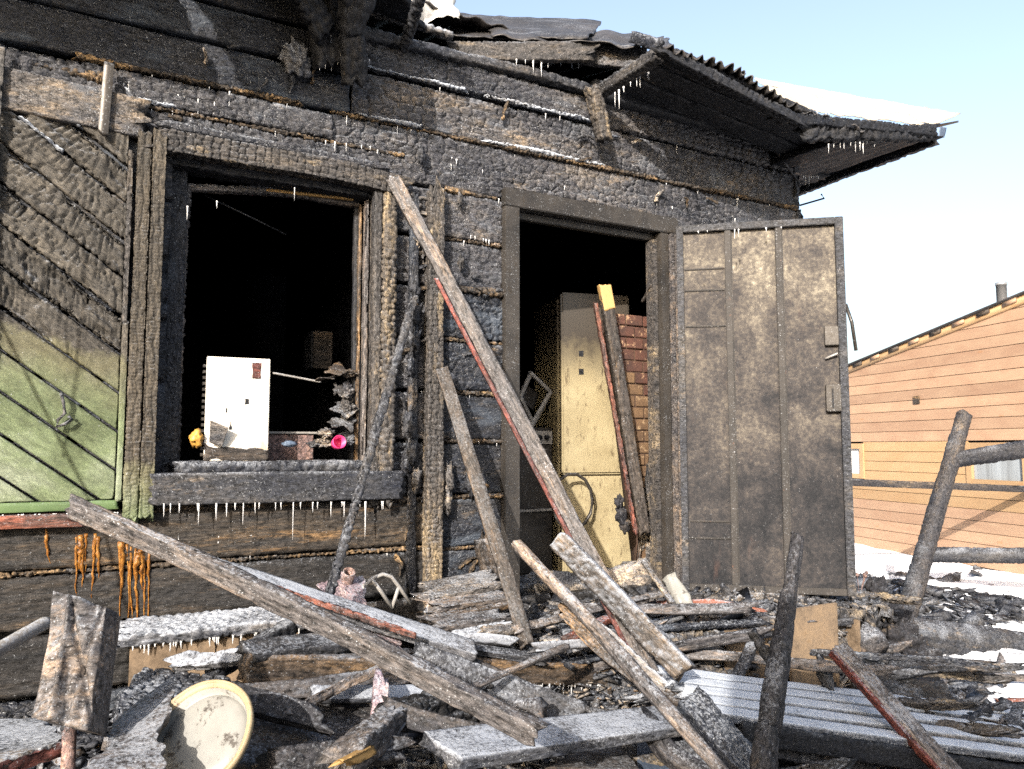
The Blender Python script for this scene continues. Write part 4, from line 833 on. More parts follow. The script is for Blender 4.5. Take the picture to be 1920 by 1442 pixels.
# brick stove
bs = thing('brick_stove', 'reddish brick stove with crumbling plaster right inside the doorway', 'stove', V(.85, .30, .82))
BY = .16; bx0, bx1 = wy(1172, 800, BY).x, .96; bz = .84; row = 0
def bleft(z): 
    a_, b_ = wy(1200, 1000, BY), wy(1142, 545, BY); return a_.x + (b_.x - a_.x) * (z - a_.z) / (b_.z - a_.z)
sheet('mortar', [V(bleft(.82) + .01, BY + .006, .82), V(bx1, BY + .006, .82), V(bx1, BY + .006, 2.33), V(bleft(2.33) + .01, BY + .006, 2.33)], M['mortar'], bs, nu=12, nv=12, thick=.12)
bmz = {}
while bz < 2.32:
    x = .55 - (row % 2) * .06
    while x < bx1 - .02:
        a_ = max(x, bleft(bz + .06)); b_ = min(x + .118, bx1)
        if b_ - a_ > .02: box('brick', (a_ + .003, BY - rng.uniform(.0, .008), bz + .003), (b_ - .003, BY + .005 + .002, bz + .062), M['brick' if bz > 1.95 + rng.uniform(-.15, .15) else 'brick_tan'], bs, .003)
        x += .122
    bz += .066; row += 1
sheet('plaster_patch', [V(bleft(.85) + .01, BY - .014, .85), V(bx1 - .02, BY - .014, .85), V(bx1 - .03, BY - .014, 1.55), V(bleft(1.3) + .05, BY - .014, 1.35)], M['ash'], bs, nu=24, nv=24, amp=.02, edge=.08, thick=.008)
for o in bs.children:
    if o.name.startswith('plaster'): setm(o, Matrix.Identity(4))
tag(timber('leaning_beam', wy(1207, 1000, .06), wy(1133, 540, .10), .065, .05, M['brownwood'], hint=(1, -.3, 0), style=gator(.05, .02, .004), res=.008, rnd=.2), 'half-charred beam with yellow top leaning across the brick stove', 'beam')
o = timber('beam_end', wy(1141, 582, .094), wy(1132, 534, .10), .067, .055, M['yellow'], hint=(1, -.3, 0), style=SMOOTH, res=.01); 
lb = bpy.data.objects['leaning_beam']; o.parent = lb; o.matrix_parent_inverse = lb.matrix_basis.inverted()
tag(timber('red_batten', wy(1192, 1000, .04), wy(1116, 570, .08), .02, .03, M['redwood'], hint=(1, -.3, 0), style=GA_FINE, res=.01), 'narrow red-brown batten beside the half-charred beam in doorway', 'batten')
tag(timber('pale_stick', wy(1205, 566, .12), wy(1222, 535, .02), .015, .015, M['brownwood'], style=SMOOTH, res=.01), 'short pale stick poking from the door jamb above the stove', 'stick')
ov = thing('kitchen_range', 'grey kitchen range with control panel in the shade of the doorway', 'oven', wy(1005, 940, .7))
q0, q1 = wy(985, 930, .7), wy(1035, 802, .7)
box('range_body', (q0.x - .2, .7, .83), (q1.x, 1.2, q1.z), M['greymetal'], ov, .006); box('range_panel', (q0.x - .19, .69, q1.z - .10), (q1.x - .005, .699, q1.z - .02), M['tube'], ov, 0)
for k in range(3): o = lathe('range_knob', [(0, 0), (.014, 0), (.014, -.02), (0, -.022)], M['sooty'], ov, 12, Matrix.Translation(V(q1.x - .05 - k * .05, .688, q1.z - .06)) @ Matrix.Rotation(math.radians(-90), 4, 'X'))
box('oven_door', (q0.x - .19, .685, .86), (q1.x - .01, .699, q1.z - .12), M['greymetal'], ov, .004); box('oven_shelf', (q0.x - .18, .66, 1.22), (q1.x - .02, .684, 1.235), M['tube'], ov, .003)
ch = thing('overturned_stool', 'grey overturned stool on top of the kitchen range', 'stool', wy(1005, 790, .75))
for a, b in (((975, 745), (995, 700)), ((995, 700), (1032, 735)), ((1032, 735), (1000, 795)), ((975, 745), (1000, 795)), ((1000, 795), (978, 830)), ((1032, 735), (985, 815))):
    o = timber('stool_bar', wy(*a, .72), wy(*b, .74), .022, .022, M['tube'], ch, style=SMOOTH, res=.03)
o = sheet('stool_seat', [wy(977, 748, .74), wy(1000, 770, .74), wy(1010, 740, .78), wy(990, 722, .78)], M['greymetal'], ch, nu=6, nv=6); setm(o, Matrix.Translation(V(0, 0, 0)))
hs = [wy(1073 + 38 * math.cos(t / 14 * 6.283), 940 + 52 * math.sin(t / 14 * 6.283), .45) for t in range(14)]
tag(tube('hose_loop', hs, .010, M['greymetal'], closed=True), 'grey hose loop leaning in front of the cream fridge', 'hose')
kt = thing('burnt_rag_bundle', 'small dark burnt bundle hanging before the fridge foot', 'bundle', wy(1165, 960, .1))
for (px, py, r_) in ((1160, 940, .03), (1165, 965, .04), (1172, 985, .035)): o = clump('rag', V(0, 0, 0), r_, 'cloth', kt, amp=.6, seed=px, sq=(.8, .6, 1.2)); setm(o, Matrix.Translation(wy(px, py, .08)))
tag(clump('ash_drift', V(.85, .12, .83), .20, 'ash', None, amp=.5, seed=4, sq=(1.2, .6, .7), res=4), 'pale ash and plaster heap on the threshold below the stove', kind='stuff')
tag(clump('ash_drift', V(.40, .25, .80), .22, 'rubble', None, amp=.5, seed=14, sq=(1.7, .7, .6), res=4), 'dark rubble heap on the threshold of the doorway', kind='stuff')

# ------------------------------------------------------------------ fallen and leaning timber in front
def T(name, label, cat, pa, ya, pb, yb, W, T_, mat, hint=(0, 0, 1), **k):
    o = timber(name, wy(*pa, ya), wy(*pb, yb), W, T_, M[mat], hint=hint, **k); return tag(o, label, cat)
LONG = dict(style=gator(.16, .02, .003, .1, .3, .002), res=.007, rnd=.15, jag=.03, bend=(.008, .006), wob=.06)
rp = T('leaning_rail', 'long frosted square rail with red lower face leaning from wall top', 'rail', (738, 338), -.09, (1243, 1305), -1.02, .062, .045, 'frost_wood', hint=(.55, -.2, .6), **LONG)
o = timber('painted_face', wy(738, 338, -.09).lerp(wy(1243, 1305, -1.02), .22), wy(1243, 1305, -1.02), .016, .036, M['redstrip'], hint=(.55, -.2, .6), style=grainy(.001, .002), res=.01)
Mo = o.matrix_basis.copy(); o.matrix_basis = Matrix.Translation(rp.matrix_basis.to_3x3() @ V(0, -.006, -.036)) @ Mo; o.parent = rp; o.matrix_parent_inverse = rp.matrix_basis.inverted()
T('fallen_beam', 'thick brown beam with white rime edge slanting below the doorway', 'beam', (1048, 1012), -.75, (1285, 1262), -1.2, .080, .07, 'charbrown', hint=(.6, -.5, .6), style=gator(.05, .025, .004), res=.007, rnd=.15)
T('round_pole', 'slim frosted round pole crossing over the bottom plank', 'pole', (968, 1020), -.85, (1380, 1475), -1.75, .045, .045, 'frost_wood', style=ROUGH, res=.007, rnd=.95, wob=.15, bend=(0, .008))
T('leaning_board', 'narrow reddish-edged board leaning beside the charred post', 'board', (826, 690), -.09, (985, 1208), -.62, .060, .022, 'brownwood', hint=(1, -.4, .3), style=grainy(.002, .003), res=.008, bend=(0, .01))
T('thin_stick', 'thin dark frosted stick leaning from the post to ground', 'stick', (776, 560), -.09, (618, 1112), -.50, .028, .02, 'frosty', hint=(1, 0, 0), style=GA_CRUST, res=.008, wob=.2)
T('long_plank', 'longest frosted plank slanting across the lower left foreground', 'plank', (133, 948), -.80, (1000, 1372), -1.80, .050, .035, 'frost_wood', hint=(0, -.25, 1), style=gator(.18, .018, .003, .1, .3, .002), res=.006, rnd=.12, endcut=.5, bend=(.01, .008), wob=.08, jag=.02)
T('frosted_board', 'flat board with blue-white rime top and red burnt edge', 'board', (385, 1062), -.62, (890, 1222), -.80, .12, .03, 'frost_heavy', hint=(0, 1, .35), style=grainy(.002, .004), res=.008, bend=(0, .01))
T('red_edge_batten', 'red-brown charred batten under the rime-topped board', 'batten', (400, 1062), -.70, (780, 1192), -.88, .018, .015, 'redwood', hint=(0, 0, 1), style=GA_FINE, res=.008)
T('bottom_plank', 'broad rime-covered plank lying level at the bottom centre', 'plank', (822, 1408), -1.50, (1375, 1335), -1.15, .15, .035, 'frost_heavy', hint=(0, 1, .15), style=grainy(.002, .003), res=.008, rnd=.2)
T('forked_branch_trunk', 'upright frosted forked branch standing in front of the porch', 'branch', (1425, 1490), -1.72, (1497, 1008), -1.50, .085, .06, 'charlog', style=gator(.07, .018, .009, .2), res=.006, rnd=.55, taper=.6, wob=.25, bend=(0, .012))
fb = bpy.data.objects['forked_branch_trunk']; fb.name = 'forked_branch'
o = timber('side_branch', wy(1462, 1262, -1.61), wy(1410, 1185, -1.54), .045, .045, M['frosty'], style=GA_CRUST, res=.008, rnd=.95, taper=.6, wob=.2); o.parent = fb; o.matrix_parent_inverse = fb.matrix_basis.inverted()
rb = T('red_edged_plank', 'rimed plank with bright red edge slanting out at bottom right', 'plank', (1572, 1215), -1.15, (1830, 1500), -1.65, .075, .03, 'frost_wood', hint=(.7, .3, .5), style=grainy(.002, .003), res=.008)
o = timber('red_edge', wy(1572, 1215, -1.15), wy(1830, 1500, -1.65), .014, .034, M['redstrip'], hint=(.7, .3, .5), style=grainy(.001, .001), res=.01)
o.matrix_basis = Matrix.Translation(rb.matrix_basis.to_3x3() @ V(0, 0, -.044)) @ o.matrix_basis; o.parent = rb; o.matrix_parent_inverse = rb.matrix_basis.inverted()
T('level_timber', 'thick level timber lying across the heap under the long plank', 'timber', (455, 1248), -.85, (1140, 1262), -.60, .085, .08, 'brownwood', style=gator(.06, .02, .004), res=.009, rnd=.15)
T('short_board', 'short dark board resting on the level timber at its left end', 'board', (458, 1222), -.85, (700, 1195), -.70, .10, .03, 'frosty', hint=(0, 1, .2), style=gator(.06, .03, .006), res=.009)
T('slanting_timber', 'frosted half-round timber slanting right of the long plank', 'timber', (775, 1228), -.85, (1090, 1345), -1.15, .085, .05, 'frosty', hint=(0, .5, .9), style=gator(.05, .02, .006), res=.008)
T('thin_pole', 'thin tan pole rising to the right above the slanting timber', 'pole', (872, 1295), -1.15, (1062, 1212), -.95, .026, .026, 'frost_wood', style=ROUGH, res=.008, rnd=.9)
T('log_end', 'stub of a grey split log poking out behind the bottom plank', 'log', (905, 1338), -1.05, (1015, 1328), -1.25, .07, .06, 'frost_wood', style=ROUGH, res=.008, rnd=.8)
T('blue_diag_beam', 'narrow dark beam slanting up to the frosted ledge at left', 'beam', (395, 1262), -.75, (545, 1175), -.55, .05, .045, 'frosty', style=GA_FINE, res=.009)
T('grey_pipe', 'pale grey pipe entering from the left edge', 'pipe', (-40, 1240), -1.2, (88, 1166), -1.0, .035, .035, 'tube', style=SMOOTH, res=.012, rnd=.95)
T('splintered_beam', 'splintered beam with a broken yellow end at the bottom left', 'beam', (640, 1430), -1.45, (745, 1345), -1.2, .075, .07, 'frost_wood', hint=(0, 0, 1), style=gator(.05, .02, .007), res=.008, jag=.05)
T('yellow_break', 'yellow broken wood end under the splintered beam', 'wood', (640, 1434), -1.50, (688, 1410), -1.43, .026, .022, 'yellow', style=ROUGH, res=.008, jag=.05)
T('charred_beam', 'deeply charred beam lying behind the splintered beam', 'beam', (730, 1360), -1.15, (930, 1300), -.95, .11, .09, 'wall_low', style=gator(.05, .03, .012, .6), res=.008, jag=.05, wob=.2)
T('upright_stub', 'short pinkish upright stub between the long and splintered beams', 'stub', (705, 1395), -1.2, (715, 1275), -1.05, .045, .03, 'pink', hint=(1, 0, 0), style=ROUGH, res=.008, jag=.03)
T('frosted_lath', 'pale frosted slat lying under the level timber', 'slat', (590, 1302), -1.0, (800, 1300), -.95, .05, .02, 'frost_heavy', hint=(0, 1, .8), style=PLAIN, res=.01)
T('dark_joist', 'dark joist running down beside the forked branch', 'joist', (1290, 1310), -1.35, (1440, 1480), -1.6, .10, .05, 'wall_dark', hint=(1, 0, .3), style=GA_WALL, res=.01)
T('burnt_joist', 'black joist with bluish rime under the bottom plank', 'joist', (1240, 1370), -1.2, (1420, 1500), -1.4, .09, .05, 'frosty', hint=(1, 0, .3), style=GA_WALL, res=.01)
T('yellowish_board', 'yellow-brown board propped under the rimed wall section', 'board', (1520, 1372), -1.25, (1590, 1480), -1.4, .075, .03, 'brownwood', hint=(1, 0, .2), style=PLAIN, res=.01)
T('black_board', 'black board propped left of the yellow-brown board', 'board', (1545, 1368), -1.15, (1500, 1480), -1.3, .13, .03, 'cloth', hint=(1, 0, .2), style=GA_FINE, res=.01)
T('cream_strip', 'thin cream strip beside the yellow-brown board', 'strip', (1480, 1385), -1.3, (1530, 1480), -1.45, .018, .01, 'ash', hint=(1, 0, .2), style=PLAIN, res=.01)
for (nm, lab, cat, a, ya, b, yb, w_, t_, m_, h_) in (
    ('burnt_plank', 'flat frosted plank running just above the level timber', 'plank', (560, 1160), -.55, (1010, 1235), -.72, .07, .025, 'frosty', (0, 1, .3)),
    ('burnt_plank', 'tan-grey plank crossing behind the upright stub', 'plank', (470, 1300), -1.0, (790, 1262), -.85, .06, .03, 'frost_wood', (0, .4, 1)),
    ('burnt_beam', 'charred beam sloping from the rusty pipe to the slanting timber', 'beam', (690, 1165), -.5, (985, 1290), -.9, .06, .05, 'charlog', (0, .3, 1)),
    ('burnt_beam', 'dark beam dropping below the broad plank beside metal sheet', 'beam', (1200, 1345), -1.25, (1345, 1480), -1.5, .06, .05, 'charlog', (1, 0, .4)),
    ('frosted_batten', 'rimed batten parallel to the round pole on its right', 'batten', (1110, 1170), -.85, (1290, 1330), -1.15, .04, .03, 'frost_heavy', (.6, -.4, .6)),
    ('frosted_batten', 'thin rimed batten crossing under the fallen beam', 'batten', (1005, 1215), -.8, (1245, 1195), -.75, .035, .03, 'frost_heavy', (0, .4, 1)),
    ('burnt_plank', 'brown plank poking up left of the fallen beam foot', 'plank', (1060, 1150), -.7, (1215, 1290), -1.05, .05, .02, 'brownwood', (.6, -.4, .6)),
    ('burnt_plank', 'dark plank on edge below the long plank end', 'plank', (740, 1330), -1.2, (960, 1392), -1.4, .06, .03, 'charlog', (0, .4, 1)),
    ('burnt_beam', 'stout charred beam at the very bottom left of centre', 'beam', (500, 1440), -1.35, (760, 1400), -1.3, .08, .06, 'charlog', (0, .5, 1)),
    ('frosted_batten', 'grey batten resting against the crossing plank and stub', 'batten', (560, 1330), -1.15, (720, 1250), -.95, .03, .025, 'frost_wood', (0, .4, 1)),
    ('burnt_plank', 'rimed plank end sticking out left of the short board', 'plank', (330, 1240), -.75, (520, 1222), -.8, .05, .025, 'frost_heavy', (0, .8, .6)),
    ('frosted_batten', 'long grey batten rising toward the melted jug', 'batten', (960, 1185), -.6, (1215, 1120), -.45, .035, .025, 'frost_wood', (0, .6, .8)),
    ('burnt_beam', 'charred beam end under the rimed wall section', 'beam', (1380, 1390), -1.35, (1640, 1450), -1.35, .07, .06, 'charlog', (0, .4, 1)),
    ('burnt_plank', 'split dark plank leaning on the plywood skirt', 'plank', (1375, 1280), -.95, (1425, 1180), -.74, .05, .02, 'frosty', (1, 0, .2)),
    ('frosted_batten', 'pale batten beside the post foot under the board stack', 'batten', (770, 1195), -.6, (960, 1205), -.66, .04, .025, 'frost_heavy', (0, .5, .8)),
    ('burnt_plank', 'charred plank between the basin and level timber', 'plank', (420, 1300), -1.1, (610, 1352), -1.2, .06, .03, 'charlog', (0, .6, .8))):
    T(nm, lab, cat, a, ya, b, yb, w_, t_, m_, hint=h_, style=rng.choice((ROUGH, GA_FINE, gator(.05, .02, .005))), res=.008, jag=.05, wob=.12, bend=(rng.uniform(-.012, .012), rng.uniform(-.012, .012)), taper=rng.uniform(.7, 1))
# rimed wall section: four boards side by side
ws = thing('fallen_wall_section', 'fallen section of rimed plank wall lying at the bottom right', 'wall section', wy(1600, 1330, -1.1))
pa, pb, pc_, pd = wy(1345, 1345, -1.38), wy(2000, 1440, -1.55), wy(2050, 1350, -.95), wy(1222, 1252, -.95)
for k in range(5):
    f = (k + .5) / 5; A = pa.lerp(pd, f); B = pb.lerp(pc_, f); wd = (pd - pa).length / 5
    timber('wall_board', A, B, wd * .94, .03, M['rime'], ws, hint=(pd - pa), style=grainy(.002, .003), res=.009, rnd=.25, jag=.05, bend=(rng.uniform(-.004, .004), .0))
timber('wall_joist', pa + V(.1, .02, -.06), pb + V(0, .02, -.06), .07, .06, M['sooty'], ws, style=GA_FINE, res=.015)
timber('wall_joist', pa.lerp(pd, .9) + V(-.02, -.0, -.05), pa + V(.0, .05, -.05), .06, .05, M['brownwood'], ws, style=GA_FINE, res=.01)
# charred panels bottom left
def T2(name, label, cat, corners, mat, **k):
    o = sheet(name, corners, M[mat], **k); return tag(o, label, cat)
g0 = dict(nu=90, nv=60)
def relief_sheet(name, label, cat, C, mat, style, thick=.03, nu=150, nv=110, edge=.03):
    SEED[0] += 1; sd = SEED[0]; C = [np.array(c) for c in C]; lu = np.linalg.norm(C[1] - C[0]); lv = np.linalg.norm(C[3] - C[0])
    u, v = np.meshgrid(np.linspace(0, 1, nu), np.linspace(0, 1, nv), indexing='ij')
    uu = u + edge / lu * fbm(v * lv * 20, v * 0 + 3, sd, 3) * (1 - 2 * u); vv = v + edge / lv * fbm(u * lu * 20, u * 0 + 3, sd + 1, 3) * (1 - 2 * v)
    P = C[0] * ((1 - uu) * (1 - vv))[..., None] + C[1] * (uu * (1 - vv))[..., None] + C[2] * (uu * vv)[..., None] + C[3] * ((1 - uu) * vv)[..., None]
    nn = np.cross(C[1] - C[0], C[3] - C[0]); nn /= np.linalg.norm(nn)
    if nn[2] < 0: nn = -nn
    P = P + nn * style(u * lu, v * lv, sd)[..., None]
    top = P.reshape(-1, 3); bot = (P - nn * thick).reshape(-1, 3); n = len(top); i = np.arange(nu - 1)[:, None]; j = np.arange(nv - 1)[None]; a = i * nv + j
    Q = np.stack([a, a + nv, a + nv + 1, a + 1], -1).reshape(-1, 4)
    rim = list(range(0, nv)) + [k * nv + nv - 1 for k in range(1, nu)] + [(nu - 1) * nv + k for k in range(nv - 2, -1, -1)] + [k * nv for k in range(nu - 2, 0, -1)]
    R = np.array(rim); R2 = np.roll(R, -1)
    return tag(mk(name, np.concatenate([top, bot]), [Q, Q[:, ::-1] + n, np.stack([R, R2, R2 + n, R + n], -1)], M[mat], None, True), label, cat)
relief_sheet('charred_boarding', 'bluish scale-cracked charred panel behind the white basin', 'panel', [wy(215, 1330, -1.05), wy(480, 1420, -1.2), wy(470, 1275, -.8), wy(265, 1252, -.75)], 'frosty', gator(.05, .02, .008, .5, .3))
relief_sheet('charred_boarding', 'brown scale-cracked charred panel right of the white basin', 'panel', [wy(440, 1425, -1.25), wy(660, 1432, -1.25), wy(760, 1335, -.95), wy(465, 1285, -.85)], 'casing', gator(.05, .02, .007, .4, .3))
relief_sheet('roofing_slab', 'rough frosted grey roofing slab left of the white basin', 'slab', [wy(140, 1480, -1.55), wy(290, 1480, -1.55), wy(325, 1268, -1.15), wy(235, 1330, -1.2)], 'frost_wood', grainy(.001, .006))
relief_sheet('roofing_slab', 'brown frosted slab at the bottom under the broad plank', 'slab', [wy(960, 1475, -1.5), wy(1230, 1480, -1.5), wy(1155, 1388, -1.1), wy(1120, 1388, -1.1)], 'frost_wood', grainy(.001, .004), edge=.01)
relief_sheet('metal_sheet', 'blue-grey metal sheet under the right end of broad plank', 'metal sheet', [wy(1195, 1480, -1.3), wy(1400, 1500, -1.3), wy(1260, 1365, -1.0), wy(1195, 1372, -1.0)], 'bluemetal', grainy(.0, .003), thick=.004, edge=.0)
relief_sheet('metal_sheet', 'frosted sheet lying under the fallen wall section', 'metal sheet', [wy(1560, 1480, -1.3), wy(1760, 1500, -1.3), wy(1680, 1420, -1.0), wy(1570, 1400, -1.0)], 'frost_heavy', grainy(.0, .006), thick=.006)
relief_sheet('pink_sheet', 'pinkish rusted sheet beside the curved metal frame', 'metal sheet', [wy(595, 1100, -.35), wy(690, 1160, -.4), wy(682, 1085, -.25), wy(640, 1072, -.22)], 'pink', grainy(.0, .006), thick=.004)
relief_sheet('pink_sheet', 'pink-tan board piece under the rime-topped board', 'board', [wy(600, 1180, -.75), wy(760, 1235, -.85), wy(745, 1190, -.7), wy(640, 1165, -.65)], 'pink', grainy(.001, .004), thick=.01)
# enamel basin
be = thing('enamel_basin', 'round cream enamel basin tipped on edge at the bottom left', 'basin', wy(372, 1375, -1.35))
nb = (V(-.50, -.55, .62)).normalized(); MBn = frame(wy(374, 1378, -1.35), V(.75, -.1, .5), nb)
R_ = .125
lathe('basin_bowl', [(0, -.020), (R_ * .50, -.021), (R_ * .76, -.017), (R_ * .83, -.026), (R_ * .86, -.030), (R_ * .90, -.004), (R_ * .91, -.012), (R_ * .86, -.040), (R_ * .6, -.044), (0, -.046)], M['white_en'], be, 56, MBn, warp=.006)
lathe('basin_rim', [(R_ * .89, -.012), (R_ * .93, .004), (R_ * .965, .002), (R_ * .98, .009), (R_ * 1.02, .010), (R_ * 1.04, .000), (R_ * 1.02, -.010), (R_ * .94, -.014), (R_ * .89, -.012)], M['rim'], be, 56, MBn, warp=.006)
# crumpled tank on a post
tk = thing('crumpled_canister', 'tall frosted crumpled metal canister on a post at left', 'canister', wy(150, 1380, -1.3))
def crump():
    A, B, C, Dp = wy(78, 1350, -1.32), wy(190, 1378, -1.38), wy(222, 1142, -1.22), wy(108, 1128, -1.25)
    import bmesh
    from mathutils import noise as mn
    nu, nv, nw = 26, 44, 14; bm = bmesh.new(); bmesh.ops.create_cube(bm, size=2); bmesh.ops.subdivide_edges(bm, edges=bm.edges[:], cuts=30, use_grid_fill=True)
    ctr = (A + B + C + Dp) / 4; ex = (B - A) / 2; ez = (C + Dp - A - B) / 4; ey = ez.cross(ex).normalized() * .055
    if ey.y < 0: ey = -ey
    for v in bm.verts:
        c = v.co.copy(); m_ = max(abs(c.x), abs(c.y)); r = math.hypot(c.x, c.y) or 1
        q = (Vector((c.x, c.y, 0)) * (m_ / r)); c.x = c.x * .55 + q.x * .45; c.y = c.y * .55 + q.y * .45
        cr = mn.noise(Vector((c.x * 1.6, c.y * 1.6, c.z * 1.3 + 4))) * .22
        crease = -.45 * math.exp(-((c.z * .8 + c.x * 1.1 - .35) / .11) ** 2) * (c.x > -.2) - .30 * math.exp(-((c.z * .5 - c.x * 1.3 + .55) / .10) ** 2)
        fo = (1 - abs(mn.noise(Vector((c.x * .9 + c.z * .8, c.z * .7 - c.x * .8, 2.7)))) * 3.0) * .50 * (1 if c.x > -.25 else .08) * (c.y < .2)
        k = 1 + cr + (crease if c.y < .3 else 0) * .6 - max(fo, 0) * .45 + .14 * math.exp(-((c.x + .28) / .10) ** 2) * (c.y < 0)
        v.co = ctr + ex * (c.x * (1 + cr * .35)) + ey * (c.y * k * 1.25) + ez * c.z * (1 + cr * .12)
    me = bpy.data.meshes.new('canister_shell'); bm.to_mesh(me); bm.free(); me.polygons.foreach_set('use_smooth', np.ones(len(me.polygons), dtype=bool))
    setm(link('canister_shell', me, M['frost_wood'], tk), Matrix.Identity(4))
crump()
timber('canister_post', wy(130, 1372, -1.30), wy(125, 1500, -1.35), .03, .03, M['rust'], tk, style=SMOOTH, rnd=.9, res=.012)
# frosted table top at the left edge
relief_sheet('frosted_tabletop', 'white-rimed tabletop with a red edge at the left border', 'table', [wy(-60, 1440, -1.4), wy(122, 1388, -1.3), wy(90, 1345, -1.05), wy(-60, 1352, -1.05)], 'frost_heavy', grainy(.001, .002), thick=.02)
o = timber('table_edge', wy(-60, 1462, -1.4), wy(122, 1402, -1.3), .03, .02, M['redstrip'], style=GA_FINE, res=.01); q = bpy.data.objects['frosted_tabletop']; o.parent = q
# ledge (bench) with icicles and plywood front, left of centre
lg = thing('frosted_bench', 'frosted bench with icicle fringe against the lower wall', 'bench', wy(350, 1260, -.3))
timber('bench_seat', V(-1.72, -.17, .935), V(-1.10, -.17, .935), .30, .035, M['frost_heavy'], lg, hint=(0, 1, 0), style=gator(.03, .03, .012, .7), res=.009, jag=.03)
box('bench_front', (-1.70, -.30, .52), (-1.42, -.28, .915), M['ply'], lg, .002); box('bench_front', (-1.418, -.295, .52), (-1.12, -.285, .915), M['ply'], lg, .002)
icl = []
for k in range(26): 
    x_ = rng.uniform(-1.71, -1.12); p = V(x_, -.322, .92) - lg.location; o = link('icicle', rng.choice(IM), None, lg); o.matrix_basis = Matrix.Translation(p) @ Matrix.Diagonal((.004, .004, rng.uniform(.012, .04), 1))
# icicles under the level timber
lt = bpy.data.objects['level_timber']
for k in range(22):
    f = rng.uniform(.72, .99); a_ = wy(455, 1248, -.85).lerp(wy(1140, 1262, -.60), f); o = link('icicle', rng.choice(IM), None, None); o.matrix_basis = Matrix.Translation(a_ + V(0, -.035, -.035)) @ Matrix.Diagonal((.0045, .0045, rng.uniform(.015, .055), 1)); o.parent = lt; o.matrix_parent_inverse = lt.matrix_basis.inverted()
# porch: deck and plywood skirt at right
pr = thing('porch', 'burnt porch deck with torn plywood skirt below the metal door', 'porch', V(1.2, -.5, .2))
for k in range(5):
    timber('deck_board', V(.25, -.08 - k * .135, .735), V(1.93 - .02 * k, -.08 - k * .135, .73), .13, .03, M['frosty'], pr, hint=(0, 1, 0), style=ROUGH, res=.015, jag=.03)
dr = relief_sheet('deck_rubble', None, None, [V(.02, -.60, .775), V(1.88, -.70, .775), V(1.95, -.02, .80), V(-.15, -.02, .82)], 'rubble', gator(.05, .04, .03, .8, .6, .006), thick=.05, nu=240, nv=100, edge=.10)
dr.parent = pr; dr['kind'] = 'stuff'; dr.matrix_basis = Matrix.Translation(-pr.location)
q0, q1 = wy(1478, 1140, -.72), wy(1572, 1285, -.72)
box('porch_skirt', (q0.x, -.73, q1.z - .1), (q1.x, -.715, q0.z - .005), M['ply'], pr, .002)
q0, q1 = wy(1358, 1190, -.66), wy(1440, 1285, -.66); box('porch_skirt', (q0.x, -.67, q1.z - .1), (q1.x + .1, -.655, q0.z + .02), M['ply'], pr, .002)
box('porch_skirt', (1.55, -.712, .1), (1.565, -.1, .74), M['ply'], pr, .002)
# curved metal frame, pipe, roll, cans
cf = thing('metal_chair_frame', 'bent grey tubular chair frame lying against the lower wall', 'chair frame', wy(720, 1130, -.3))
c1 = [(672, 1118), (683, 1098), (700, 1083), (718, 1077), (733, 1081), (748, 1100), (770, 1132)]
for nm, pts in (('frame_tube', c1), ('frame_bar', [(697, 1086), (715, 1110), (735, 1140)]), ('frame_bar', [(672, 1118), (700, 1160)]), ('frame_bar', [(748, 1100), (735, 1140)])):
    o = tube(nm, [wy(*p, -.28) for p in pts], .008, M['tube'], cf, rough=.1); setm(o, Matrix.Identity(4))
pi_ = thing('rusty_pipe', 'short rusty pipe with open end near the lower wall', 'pipe', wy(655, 1075, -.28))
PM = frame(wy(655, 1072, -.30), V(1, 0, 0), wy(655, 1072, -.30) - wy(680, 1112, -.22)); lathe('pipe_wall', [(.022, -.13), (.025, -.13), (.025, 0), (.020, 0), (.020, -.12)], M['rust'], pi_, 24, PM)
jg = thing('melted_jug', 'melted cream plastic jug with orange mouth on the porch', 'jug', wy(1270, 1100, -.45))
JM = frame(wy(1256, 1082, -.42), V(1, 0, 0), wy(1256, 1082, -.42) - wy(1292, 1122, -.50)); lathe('jug_body', [(.0, -.19), (.034, -.18), (.045, -.13), (.040, -.08), (.030, -.02), (.036, 0), (.030, .0), (.026, -.02), (.030, -.07), (0, -.09)], M['white_en'], jg, 28, JM, warp=.08)
lathe('jug_mouth', [(.0, -.055), (.0255, -.05), (.0285, -.004)], M['rust'], jg, 24, JM, warp=.05)
T('tan_stick', 'tan split stick lying beside the melted jug', 'stick', (1208, 1055), -.25, (1262, 1132), -.55, .028, .012, 'ash', hint=(1, 0, 0), style=PLAIN, res=.01)
T('tan_offcut', 'small tan offcut crossing under the melted jug', 'offcut', (1215, 1118), -.45, (1262, 1108), -.45, .045, .012, 'ash', hint=(0, 1, .3), style=PLAIN, res=.01)
